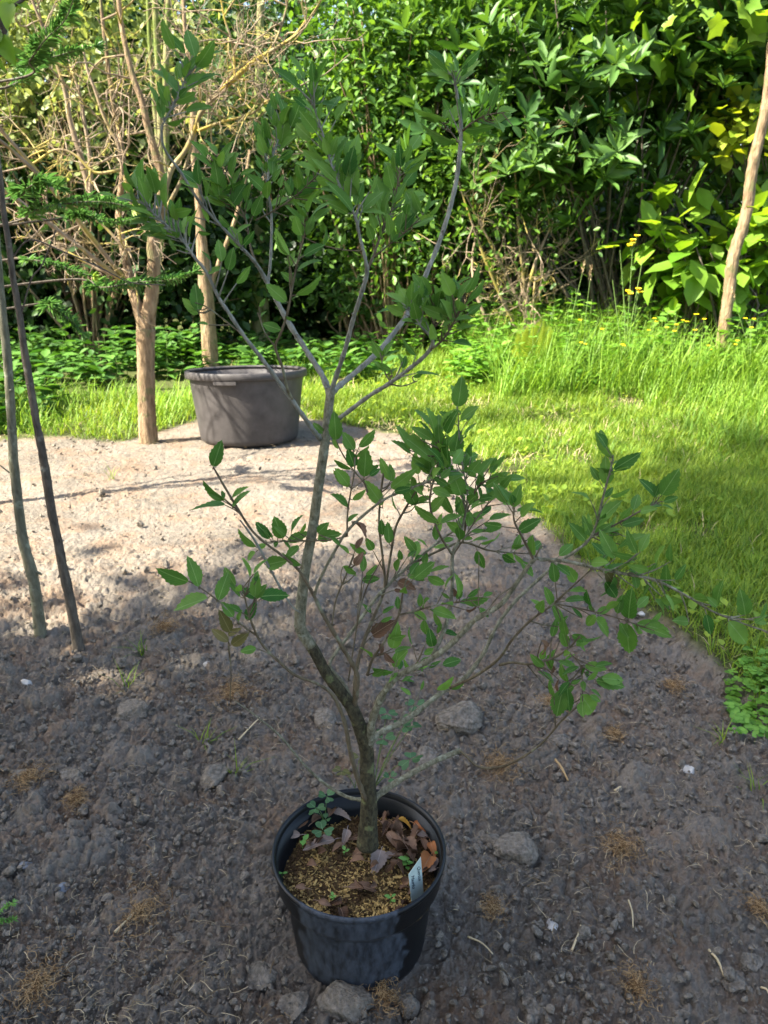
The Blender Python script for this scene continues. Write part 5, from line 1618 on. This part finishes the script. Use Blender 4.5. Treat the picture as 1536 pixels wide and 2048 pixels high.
def sapling(name, lab, pts, Y, mat, twl, seed, yoff=None):
    r = np.random.default_rng(seed)
    p = at(pts[0][0], pts[0][1], Y)
    root = empty(name, (p.x, p.y, 0))
    tag(root, lab, 'sapling')
    G = Geo()
    C, rad = stem_px(G, pts, Y, 12, .07, yoff=yoff)
    for i in range(6, len(C) - 2, 5):
        q = rdir(1, r)[0] * rad[i] * .7
        G.add(I1[0] * rad[i] * .5 + C[i] + q, np.array(I1[1]).ravel(), [3] * len(I1[1]))
    G.build('trunk', M[mat], root)
    G = Geo()
    for q in twl: stem_px(G, q, Y, 6, .06)
    G.build('branch', M['darkbark' if mat == 'darkbark' else 'greenbark'], root)
    return root, C


s1, C_s1 = sapling('bare_sapling', 'leaning green barked sapling stem at the left edge', [(88, 1300, 28), (80, 1262, 24), (72, 1190, 22), (62, 1140, 21), (46, 1080, 20), (36, 1000, 18), (28, 930, 18), (24, 860, 17), (20, 790, 17), (16, 730, 17), (9, 660, 16), (3, 600, 15), (-4, 520, 14), (-10, 420, 13), (-14, 300, 12), (-18, 150, 10), (-20, -30, 9)], 2.39, 'greenbark',
        [[(62, 1140, 8), (78, 1146, 6), (84, 1150, 4)], [(26, 950, 4), (12, 940, 3), (0, 930, 3)], [(16, 740, 4), (6, 735, 3), (-2, 728, 3)], [(60, 1210, 3), (70, 1195, 3), (75, 1185, 2)]], 51)
s2, C_s2 = sapling('bare_sapling', 'thin dark barked sapling leaning beside the green barked one', [(160, 1320, 26), (154, 1280, 21), (140, 1200, 19), (127, 1140, 19), (113, 1070, 17), (103, 1020, 17), (92, 950, 17), (82, 890, 16), (72, 840, 15), (62, 780, 15), (50, 710, 14), (42, 650, 13), (34, 600, 13), (25, 550, 12), (18, 490, 12), (8, 430, 11), (2, 370, 11), (-6, 300, 10), (-14, 200, 9)], 2.30, 'darkbark',
        [[(52, 710, 4), (62, 733, 3), (58, 737, 2)], [(40, 640, 4), (62, 560, 3), (84, 530, 3), (112, 460, 2)], [(22, 520, 4), (60, 480, 3), (130, 505, 3), (200, 535, 3), (262, 565, 2), (330, 570, 2)]], 52)


# young conifer sprays reaching in from the left
def conifer():
    r = np.random.default_rng(53)
    Y = 3.55
    root = empty('conifer_sapling', (-2.55, 3.5, 0))
    tag(root, 'young conifer at the left edge with flat sprays of dark and lime needles', 'conifer')
    G = Geo()
    tube(G, catmull([(-2.55, 3.5, gz(-2.55, 3.5) - .05), (-2.53, 3.5, 1.0), (-2.56, 3.52, 2.0), (-2.54, 3.5, 3.4)], 6), np.linspace(.028, .010, 19), 10, .05)
    G.build('trunk', M['darkbark'], root)
    def spray(pts, w, seed, light, nl=.055):
        nl *= 1.6
        rr = np.random.default_rng(seed)
        P = [np.array(at(u, v, Y + dy)) for (u, v, dy) in pts]
        src = np.array([-2.54, 3.5, P[0][2] - .12])
        P = [src] + P
        C = catmull(P, 10)
        B = Geo()
        tube(B, C, np.linspace(.006, .0018, len(C)), 6, .05)
        b = B.build('branch', M['darkbark'], root)
        N = Geo()
        lens = np.cumsum(np.r_[0, np.linalg.norm(np.diff(C, axis=0), axis=1)])
        tot = lens[-1]
        t = np.sort(rr.random(int(tot * 420)))
        t = t[t > .28]
        idx = np.clip((t * (len(C) - 1)).astype(int), 0, len(C) - 2)
        pos = C[idx] + (C[idx + 1] - C[idx]) * (t * (len(C) - 1) - idx)[:, None]
        T = C[idx + 1] - C[idx]; T /= np.linalg.norm(T, axis=1, keepdims=True)
        side = np.cross(T, [0, 0, 1.]); side /= np.linalg.norm(side, axis=1, keepdims=True)
        sg = np.where(rr.random(len(t)) > .5, 1, -1)[:, None]
        d = side * sg * (.9 + .2 * rr.random((len(t), 1))) + T * .55 + np.array([0, 0, 1]) * (rr.normal(size=(len(t), 1)) * .35 + .05)
        L = nl * (.55 + .5 * rr.random(len(t))) * np.clip((1.05 - t) * 4, .35, 1)
        ovals(N, pos, d, np.repeat([[0, 0, 1.]], len(t), 0) + rr.normal(size=(len(t), 3)) * .2, L, np.full(len(t), .0075), rr.random(len(t)), 0)
        tipn = 26
        d = rdir(tipn, rr) * .8 + T[-1]
        ovals(N, np.repeat(C[-1][None], tipn, 0), d, rdir(tipn, rr), np.full(tipn, nl * .7), np.full(tipn, .008), rr.random(tipn), 1 if light else 0)
        N.build('needles', [M['conifer'], M['conlight']], b)
    spray([(0, 450, .1), (70, 420, .05), (150, 405, 0), (215, 405, -.03), (262, 415, -.05)], 30, 1, True)
    spray([(0, 400, .1), (50, 378, 0), (85, 362, 0), (115, 372, -.05)], 30, 2, False)
    spray([(10, 520, .1), (60, 520, 0), (110, 528, 0), (150, 543, 0), (185, 552, -.02)], 20, 3, True, .032)
    spray([(120, 560, .3), (200, 575, .25), (270, 565, .22), (340, 560, .2), (385, 545, .2)], 20, 4, False, .05)
    spray([(20, 160, .1), (60, 120, .05), (90, 80, 0), (130, 40, 0), (150, -10, -.05)], 20, 5, False, .05)
    spray([(-10, 180, .1), (60, 130, .2), (120, 110, .2), (190, 92, .2)], 20, 6, False, .045)
    spray([(60, 610, .4), (100, 615, .4), (140, 640, .4), (165, 665, .4)], 20, 7, False, .045)
    spray([(100, 440, .2), (160, 430, .2), (220, 445, .2), (280, 435, .2)], 20, 8, False, .045)


conifer()


def near_leaves():
    """big soft leaves in the top left corner"""
    r = np.random.default_rng(54)
    G = Geo()
    root = empty('broadleaf_tree', (-1.75, 2.1, 0))
    tag(root, 'broad leaved tree whose leaves hang into the top left corner', 'tree')
    tube(G, catmull([(-1.75, 2.1, gz(-1.75, 2.1) - .05), (-1.78, 2.08, 1.2), (-1.72, 2.1, 2.2), (-1.6, 2.1, 3.0)], 6), np.linspace(.03, .014, 19), 10, .05)
    tube(G, catmull([(-1.74, 2.1, 2.05), np.array(at(-60, 60, 2.1)), np.array(at(0, 30, 2.1)), np.array(at(60, -10, 2.1))], 6), np.linspace(.01, .003, 19), 7, .05)
    tube(G, catmull([(-1.77, 2.09, 1.75), np.array(at(-60, 150, 2.1)), np.array(at(-20, 120, 2.1)), np.array(at(20, 105, 2.1))], 6), np.linspace(.007, .002, 19), 7, .05)
    G.build('trunk', M['darkbark'], root)
    G = Geo()
    for (a, b, c, d, t) in [(0, 70, 25, 125, .3), (10, 100, -20, 40, .3), (5, 30, 40, 5, .9), (-10, 25, 30, -10, .9), (15, 105, 45, 100, .2), (-5, 110, 10, 150, .3), (20, 5, 10, 50, .9), (0, 60, -30, 100, .4), (30, 0, 60, 15, .8), (-20, 10, 5, 25, .7)]:
        P, Q = np.array(at(a, b, 2.1)), np.array(at(c, d, 2.12 + .05 * r.normal()))
        oak_leaf(G, P, Q, np.array([.2 * r.normal(), -1, .3]), .62, r, .2, .2, t, 0, teeth=False)
    G.build('foliage', M['lime'], root)


near_leaves()


def crown_points(c, rad, K, per, cr, r, shell=.55):
    u = rdir(K, r)
    q = (shell + (1 - shell) * r.random(K)) ** 1.0
    cc = np.array(c) + u * q[:, None] * np.array(rad)
    pos = np.repeat(cc, per, 0) + r.normal(size=(K * per, 3)) * cr
    out = np.repeat(u, per, 0)
    return pos, out, cc


def shrub(name, lab, c, rad, K, per, cr, L, wr, mat, seed, cat='shrub', group=None, trunk=None, up=.5, bark='bark', shell=.35, zmin=None, whorl=False, lobes=False, stems=5, tilt=.5, base=None):
    r = np.random.default_rng(seed)
    c = np.array(c, float)
    bx, by = (c[0], c[1]) if base is None else base
    root = empty(name, (bx, by, 0))
    tag(root, lab, cat, group)
    pos, out, cc = crown_points(c, rad, K, per, cr, r, shell)
    G = Geo()
    zg = gz(bx, by)
    # stems and limbs that reach the leaf clusters
    sr = .035 if trunk is None else trunk
    if trunk is not None:
        tube(G, catmull([(bx, by, zg - .1), (bx + .1 * r.normal(), by + .1, (zg + c[2]) / 2), (c[0], c[1], c[2])], 5), np.linspace(sr, sr * .5, 11), 10, .07)
        src = [np.array([bx, by, zg + (c[2] - zg) * f]) for f in (.45, .6, .75, .9)]
    else:
        src = [np.array([bx + .15 * r.normal(), by + .15 * r.normal(), zg - .05]) for _ in range(stems)]
    sel = r.choice(len(cc), min(len(cc), 46), replace=False)
    for i in sel:
        a = src[r.integers(0, len(src))]
        m = (a + cc[i]) / 2 + r.normal(size=3) * .12 + np.array([0, 0, .12])
        C = catmull([a, m, cc[i]], 4)
        tube(G, C, np.linspace(sr * .45, sr * .12, len(C)), 5, .08, False)
    G.build('trunk', M[bark], root)
    G = Geo()
    if zmin is not None:
        k = pos[:, 2] > zmin; pos, out = pos[k], out[k]
    k = pos[:, 2] > base_h(pos[:, 0], pos[:, 1]) + .02
    pos, out = pos[k], out[k]
    n = len(pos)
    cl = .35 * (fbm(pos[:, 0] * 1.3 + seed, pos[:, 2] * 1.3, 2) * 2) if True else 0
    if whorl:
        W = 8
        ax = out * .45 + np.array([0, 0, .8]) + r.normal(size=(n, 3)) * .35
        ax /= np.linalg.norm(ax, axis=1, keepdims=True)
        e1 = np.cross(ax, [0.3, .9, .1]); e1 /= np.linalg.norm(e1, axis=1, keepdims=True)
        e2 = np.cross(ax, e1)
        ph = r.random(n) * 6.28
        D, Nn, Pp, Ls, T = [], [], [], [], []
        t0 = np.clip(.45 + .2 * r.normal(size=n) + cl, 0, 1)
        for k in range(W):
            a = ph + k * 2.4
            el = .25 + .75 * k / W + .1 * r.normal(size=n)
            rad_ = e1 * np.cos(a)[:, None] + e2 * np.sin(a)[:, None]
            d = rad_ * np.cos(el)[:, None] + ax * np.sin(el)[:, None]
            D.append(d); Nn.append(ax * np.cos(el)[:, None] - rad_ * np.sin(el)[:, None] + .12 * r.normal(size=(n, 3)))
            Pp.append(pos + ax * (.02 * k * L / .2)[None] if False else pos + ax * .006 * k)
            Ls.append(L * (1.05 - .45 * k / W) * (.8 + .4 * r.random(n)))
            T.append(np.clip(t0 + .25 * k / W - .1, 0, 1))
        D, Nn, Pp, Ls, T = map(np.concatenate, (D, Nn, Pp, Ls, T))
        ovals(G, Pp, D, Nn, Ls, Ls * wr, T)
    else:
        d = out * .6 + rdir(n, r) + np.array([0, 0, -.1])
        nn = out * .4 + rdir(n, r) * tilt + np.array([0, 0, up])
        Ls = L * (.6 + .8 * r.random(n))
        T = np.clip(.45 + .25 * r.normal(size=n) + cl, 0, 1)
        if lobes:
            scat(G, LBV, LBF, LBS, frames(d, nn), pos, np.stack([Ls, Ls, Ls], 1), T)
        else:
            ovals(G, pos, d, nn, Ls, Ls * wr, T)
    G.build('crown', M[mat], root)
    return root, cc


def C3(u, v, Y):
    p = at(u, v, Y)
    return (p.x, p.y, p.z)


# the dark wood behind everything
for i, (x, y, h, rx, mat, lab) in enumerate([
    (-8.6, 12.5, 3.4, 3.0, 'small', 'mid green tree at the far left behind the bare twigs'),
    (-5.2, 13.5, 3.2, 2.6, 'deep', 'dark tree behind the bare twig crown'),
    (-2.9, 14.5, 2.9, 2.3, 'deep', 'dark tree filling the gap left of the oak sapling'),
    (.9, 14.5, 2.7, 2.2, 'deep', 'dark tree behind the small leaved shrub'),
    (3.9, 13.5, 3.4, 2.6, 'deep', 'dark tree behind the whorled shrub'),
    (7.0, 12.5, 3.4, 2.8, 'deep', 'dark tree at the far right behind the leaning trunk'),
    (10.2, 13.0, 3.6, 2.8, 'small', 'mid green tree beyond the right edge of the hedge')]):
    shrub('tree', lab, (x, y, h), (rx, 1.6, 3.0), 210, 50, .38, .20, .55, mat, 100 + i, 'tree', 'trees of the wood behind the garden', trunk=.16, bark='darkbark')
# hedge feet: dense dark bushes that close the view to the ground
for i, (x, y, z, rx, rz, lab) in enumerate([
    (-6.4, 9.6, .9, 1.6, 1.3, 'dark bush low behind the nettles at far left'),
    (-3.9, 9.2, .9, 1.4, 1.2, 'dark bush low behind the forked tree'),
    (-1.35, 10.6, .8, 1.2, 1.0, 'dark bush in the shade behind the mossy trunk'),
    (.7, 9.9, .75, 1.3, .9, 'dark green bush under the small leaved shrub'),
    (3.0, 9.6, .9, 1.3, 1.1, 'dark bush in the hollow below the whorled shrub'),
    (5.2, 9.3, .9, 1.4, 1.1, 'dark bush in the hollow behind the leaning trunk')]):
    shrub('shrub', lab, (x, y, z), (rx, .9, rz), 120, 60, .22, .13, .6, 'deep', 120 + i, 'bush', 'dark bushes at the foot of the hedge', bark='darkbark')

shrub('shrub', 'tall small leaved evergreen shrub rising behind the top of the oak sapling', C3(800, 250, 8.6), (1.15, .8, 1.55), 200, 80, .20, .085, .5, 'small', 131, bark='bark')
shrub('shrub', 'light green shrub with fine leaves behind the bare crown at top left', C3(110, 90, 8.2), (1.9, .8, 1.15), 110, 80, .22, .075, .6, 'pale', 132)
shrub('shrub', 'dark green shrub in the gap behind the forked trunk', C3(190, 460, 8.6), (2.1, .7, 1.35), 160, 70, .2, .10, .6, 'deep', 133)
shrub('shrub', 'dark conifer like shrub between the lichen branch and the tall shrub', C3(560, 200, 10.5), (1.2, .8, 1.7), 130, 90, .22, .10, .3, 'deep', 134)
shrub('laurel_shrub', 'large shrub with whorls of long glossy leaves filling the upper right', C3(1260, 190, 7.7), (1.9, .9, 1.35), 170, 4, .20, .25, .30, 'laurel', 135, whorl=True, bark='darkbark')
shrub('laurel_shrub', 'whorled glossy shrub at the centre top beside the small leaved one', C3(1010, 130, 8.6), (1.2, .8, 1.3), 90, 4, .20, .17, .30, 'laurel', 136, whorl=True, bark='darkbark')
shrub('laurel_shrub', 'low pale leaved shrub behind the fork of the oak sapling', C3(735, 590, 8.9), (.6, .4, .5), 40, 4, .12, .14, .36, 'laurel', 137, whorl=True)
shrub('maple_tree', 'maple with backlit yellow green lobed leaves in the top right corner', C3(1430, -10, 7.2), (1.3, .7, .75), 34, 8, .2, .20, 1.0, 'lime', 138, 'maple', lobes=True, trunk=.07, base=(4.6, 8.6), bark='darkbark')
shrub('hazel_shrub', 'broad leaved lime green shrub behind the leaning trunk', C3(1450, 505, 7.15), (1.0, .28, .45), 60, 6, .12, .24, .6, 'lime', 139, up=1.6, tilt=.35, bark='darkbark')
shrub('hazel_shrub', 'yellow leaved twig cluster beside the leaning trunk high at the right edge', C3(1500, 240, 7.2), (.35, .3, .3), 24, 7, .08, .14, .7, 'yellow', 140, up=1.2, base=(3.9, 8.2), bark='darkbark')


def twig_shrub():
    """dead twiggy underside of the hedge"""
    r = np.random.default_rng(61)
    Y = 7.6
    p = at(1040, 640, Y)
    root = empty('twiggy_shrub', (p.x, Y, 0))
    tag(root, 'twiggy shrub with many dry tan branches and few leaves under the hedge', 'shrub')
    G = Geo()
    for i in range(8):
        u0, v0 = 1000 + 140 * r.random(), 600 + 30 * r.random()
        a = np.array(at(u0, v0, Y)); a[2] = gz(a[0], a[1]) - .05
        b = np.array(at(850 + 400 * r.random(), 240 + 250 * r.random(), Y - .3 + .6 * r.random()))
        C = catmull([a, (a + b) / 2 + r.normal(size=3) * .12, b], 6)
        tube(G, C, np.linspace(.022, .006, len(C)), 7, .08, False)
        for k in range(6):
            j = int(r.random() * (len(C) - 3)) + 2
            twig_walk(G, C[j], rdir(1, r)[0] + np.array([0, -.4, .1]), .4 + .4 * r.random(), .0055, r, 0, .45, .04, 0, None, 2)
    tag(G.build('branch', M['twig'], root), 'dry tan branches and twigs', kind='stuff')
    G = Geo()
    n = 1500
    pos = np.stack([at(1000, 400, Y).x + .65 * r.normal(size=n), Y + .35 * r.normal(size=n), 1.45 + .42 * r.normal(size=n)], 1)
    L = .05 + .03 * r.random(n)
    ovals(G, pos, rdir(n, r), rdir(n, r) + [0, 0, .8], L, L * .5, r.random(n))
    G.build('foliage', M['small'], root)


twig_shrub()


# wild flowers and single plants on the bank
def yellow_flower(g_st, g_fl, p, h, r, heads=4, s=.012):
    az = r.random() * 6
    top = np.array(p) + [math.cos(az) * .08 * h, math.sin(az) * .08 * h, h]
    C = catmull([p, (np.array(p) + top) / 2 + r.normal(size=3) * .01, top], 4)
    tube(g_st, C, np.linspace(.0035, .0018, len(C)), 5, 0, False)
    for i in range(heads):
        q = C[-1] + r.normal(size=3) * .02 * (heads > 1)
        tube(g_st, np.array([C[-2 if i % 2 else -3], q]), [.0016, .0012], 4, 0, False)
        k = 6
        a = np.arange(k) * 2 * PI / k
        d = np.stack([np.cos(a), np.sin(a), .45 + 0 * a], 1)
        ovals(g_fl, np.repeat(q[None], k, 0), d, np.repeat([[0, -.3, 1.]], k, 0), np.full(k, s), np.full(k, s * .8), np.full(k, .5))


def flowers():
    r = np.random.default_rng(71)
    # the tall one
    p = at(1262, 650, 6.4)
    z0 = gz(p.x, p.y)
    root = empty('yellow_wildflower', (p.x, p.y, z0))
    tag(root, 'tall branching wildflower with a yellow flower cluster in front of the dark hollow', 'wildflower')
    S, F, Lf = Geo(), Geo(), Geo()
    b = np.array([p.x, p.y, z0])
    for (u, v, w, hd) in [(1266, 485, 4, 6), (1240, 500, 3, 1), (1285, 520, 3, 2), (1276, 582, 3, 2), (1225, 560, 3, 1), (1258, 590, 3, 2)]:
        t = np.array(at(u, v, 6.4))
        C = catmull([b, (b + t) / 2 + r.normal(size=3) * .02, t], 6)
        tube(S, C, np.linspace(.005, .0022, len(C)), 5, 0, False)
        for i in range(2, len(C) - 1):
            d = rdir(1, r)[0] + np.array([0, 0, .5])
            L = .06 * (1.2 - i / len(C))
            ovals(Lf, C[i][None], d[None], rdir(1, r) + [0, 0, 1], np.array([L]), np.array([L * .3]), np.array([.6]))
        F = Geo()
        if v < 500 and hd > 1 or v > 570:
            for i in range(hd):
                q = t + r.normal(size=3) * (.030 if hd > 3 else .02)
                tube(S, np.array([C[-2], q]), [.0016, .0012], 4, 0, False)
                k = 9
                a = np.arange(k) * 2 * PI / k
                d = np.stack([np.cos(a), np.sin(a) - .4, .4 + 0 * a], 1)
                ovals(F, np.repeat(q[None], k, 0), d, np.repeat([[0, -.8, .8]], k, 0), np.full(k, .026), np.full(k, .016), np.full(k, .5))
            F.build('flower_head', M['petal'], root)
    S.build('stem', M['stemgreen'], root); Lf.build('foliage', M['nettle'], root)
    # buttercups
    spots = [(1330, 655), (1345, 650), (1358, 658), (1368, 645), (1383, 660), (1392, 632), (1402, 640), (1300, 640), (1296, 662), (1172, 686), (1152, 640), (1425, 700), (1500, 655), (1512, 640), (1315, 700), (1240, 690), (1208, 660), (1476, 690)]
    for i, (u, v) in enumerate(spots):
        Y = 6.2 + .6 * r.random()
        t = at(u, v, Y)
        z0 = gz(t.x, Y)
        h = max(t.z - z0, .12)
        root = empty('buttercup', (t.x, Y, z0))
        tag(root, 'small yellow buttercup in the rough grass of the bank', 'buttercup', 'buttercups on the grass bank')
        S, F = Geo(), Geo()
        yellow_flower(S, F, (t.x, Y, z0), h, r, 1 + i % 2, .020)
        S.build('stem', M['stemgreen'], root); F.build('flower', M['petal'], root)
    # seed head grasses
    for (u0, v0, u1, v1, lab) in [(1135, 650, 1165, 545, 'tall grass stalk with a seed head leaning right'), (1178, 650, 1180, 560, 'upright grass stalk with a seed head'), (1520, 760, 1470, 600, 'long grass stalk arching beside the leaning trunk')]:
        Y = 6.5
        a, t = at(u0, v0, Y), at(u1, v1, Y)
        a.z = gz(a.x, Y)
        root = empty('grass_stalk', tuple(a))
        tag(root, lab, 'grass stalk')
        S, F = Geo(), Geo()
        C = catmull([a, (a + t) / 2 + Vector((-.02, 0, .02)), t], 6)
        tube(S, C, np.linspace(.0035, .002, len(C)), 5, 0, False)
        n = 40
        q = np.array(t)[None] + np.outer(r.random(n), np.array(t - a) / (t - a).length * .10) + r.normal(size=(n, 3)) * .005
        ovals(F, q, rdir(n, r) + [0, 0, 2.], rdir(n, r), np.full(n, .02), np.full(n, .006), r.random(n))
        S.build('stem', M['stemgreen'], root); F.build('seed_head', M['straw'], root)
    # fern
    Y = 6.6
    p = at(1062, 700, Y)
    z0 = gz(p.x, Y)
    root = empty('fern', (p.x, Y, z0))
    tag(root, 'yellow green fern catching the sun in front of the dark hedge', 'fern')
    for i, (u, v) in enumerate([(1085, 640), (1060, 650), (1040, 662), (1100, 655), (1070, 690), (1030, 685)]):
        t = np.array(at(u, v, Y - .1 + .05 * i))
        b = np.array([p.x, Y, z0])
        C = catmull([b, (b + t) / 2 + [0, 0, .05], t], 15)
        S, F = Geo(), Geo()
        tube(S, C, np.linspace(.003, .001, len(C)), 4, 0, False)
        st = S.build('stalk', M['stemgreen'], root)
        for j in range(4, len(C)):
            T = C[j] - C[j - 1]; T /= np.linalg.norm(T)
            sd = np.cross(T, [0, -1, .3]); sd /= np.linalg.norm(sd)
            L = .075 * math.sin(PI * (j + 1) / (len(C) + 2)) + .01
            for s_ in (-1, 1):
                ovals(F, C[j][None], (sd * s_ + T * .3)[None], np.array([[0, -1, .5]]), np.array([L]), np.array([L * .22]), np.array([.7 + .3 * r.random()]))
        F.build('frond', M['yellow'], st)


flowers()


def corner_sprig():
    """feathery green shoot at the bottom left corner"""
    r = np.random.default_rng(81)
    b = on_ground(-25, 1850)
    z0 = gz(b.x, b.y)
    root = empty('heather_sprig', (b.x, b.y, z0))
    tag(root, 'feathery bright green shoots at the bottom left edge', 'low plant')
    for i, (u, v) in enumerate([(28, 1805), (32, 1838), (15, 1870), (5, 1905), (18, 1925), (-5, 1800), (8, 1960)]):
        t = np.array(at(u, v, b.y - .02 + .01 * i))
        o = np.array([b.x, b.y - .012 * i, z0])
        C = catmull([o, (o + t) / 2 + [0, 0, .01], t], 8)
        S, F = Geo(), Geo()
        tube(S, C, np.linspace(.0018, .0008, len(C)), 5, 0, False)
        st = S.build('stem', M['stemgreen'], root)
        k = 110
        idx = np.clip((r.random(k) * (len(C) - 1)).astype(int), 0, len(C) - 2)
        pos = C[idx] + (C[idx + 1] - C[idx]) * r.random((k, 1))
        T = (C[-1] - C[0]) / np.linalg.norm(C[-1] - C[0])
        ovals(F, pos, rdir(k, r) + T * .8, rdir(k, r), np.full(k, .009), np.full(k, .0028), r.random(k))
        F.build('foliage', M['sprout'], st)


corner_sprig()

# little weeds sprouting on the bed
for i, (u, v, lab) in enumerate([(255, 1375, 'tuft of green grass sprouting left of the rusty root tuft'), (470, 1550, 'green seedling grass left of the pot'), (410, 1490, 'two leaved weed on the soil left of the pot'), (285, 1310, 'weed tuft in the shade behind the white stone'),
                                 (1442, 1490, 'thin green weed beside the furrow at right'), (1510, 1590, 'small weed at the right edge of the bed'), (225, 975, 'yellow green tuft on the sunny soil at left'), (1515, 1400, 'bushy weed at the right edge under the lawn')]):
    r = np.random.default_rng(400 + i)
    p = on_ground(u, v)
    z0 = gz(p.x, p.y)
    G = Geo()
    n = 12
    x, y = p.x + .008 * r.normal(size=n), p.y + .008 * r.normal(size=n)
    grass(G, x, y, np.full(n, z0), (.03 + .05 * r.random(n)) * (1 + .2 * p.y), np.full(n, .003), r, .6)
    tag(G.build('weed', M['grass'], origin=(p.x, p.y, z0)), lab, 'weed', 'weeds sprouting on the bed')

# the tall trees that stand left of and behind the photographer and throw the shade
for i, (x, y, z, rx, ry, rz, lab) in enumerate([
    (-6.3, -1.9, 5.6, 2.6, 2.5, 4.9, 'tall shade tree left of the photographer nearest the bed'),
    (-8.6, -4.0, 5.2, 2.8, 2.6, 4.2, 'tall shade tree farther behind on the left'),
    (-10.2, -2.6, 15.2, 2.9, 2.75, 2.8, 'tallest shade tree far out on the left'),
    (-3.6, -4.4, 4.2, 2.2, 2.2, 3.4, 'shade tree behind the photographer')]):
    shrub('shade_tree', lab, (x, y, z), (rx, ry, rz), 330 if rz > 3 else 260, 70, .35, .17, .6, 'small', 150 + i, 'tree', 'tall shade trees beside the bed', trunk=.16, bark='darkbark')
shrub('tree', 'tree left of the garden shading the nettles', (-9.0, 6.3, 3.3), (2.0, 1.5, 2.5), 150, 60, .32, .17, .6, 'small', 156, 'tree', trunk=.12, bark='darkbark')
shrub('shade_tree', 'thin young tree left of the bed casting dappled shade', (-5.2, .45, 2.6), (.8, .8, 1.4), 12, 22, .16, .09, .6, 'small', 155, 'tree', trunk=.05, bark='darkbark')
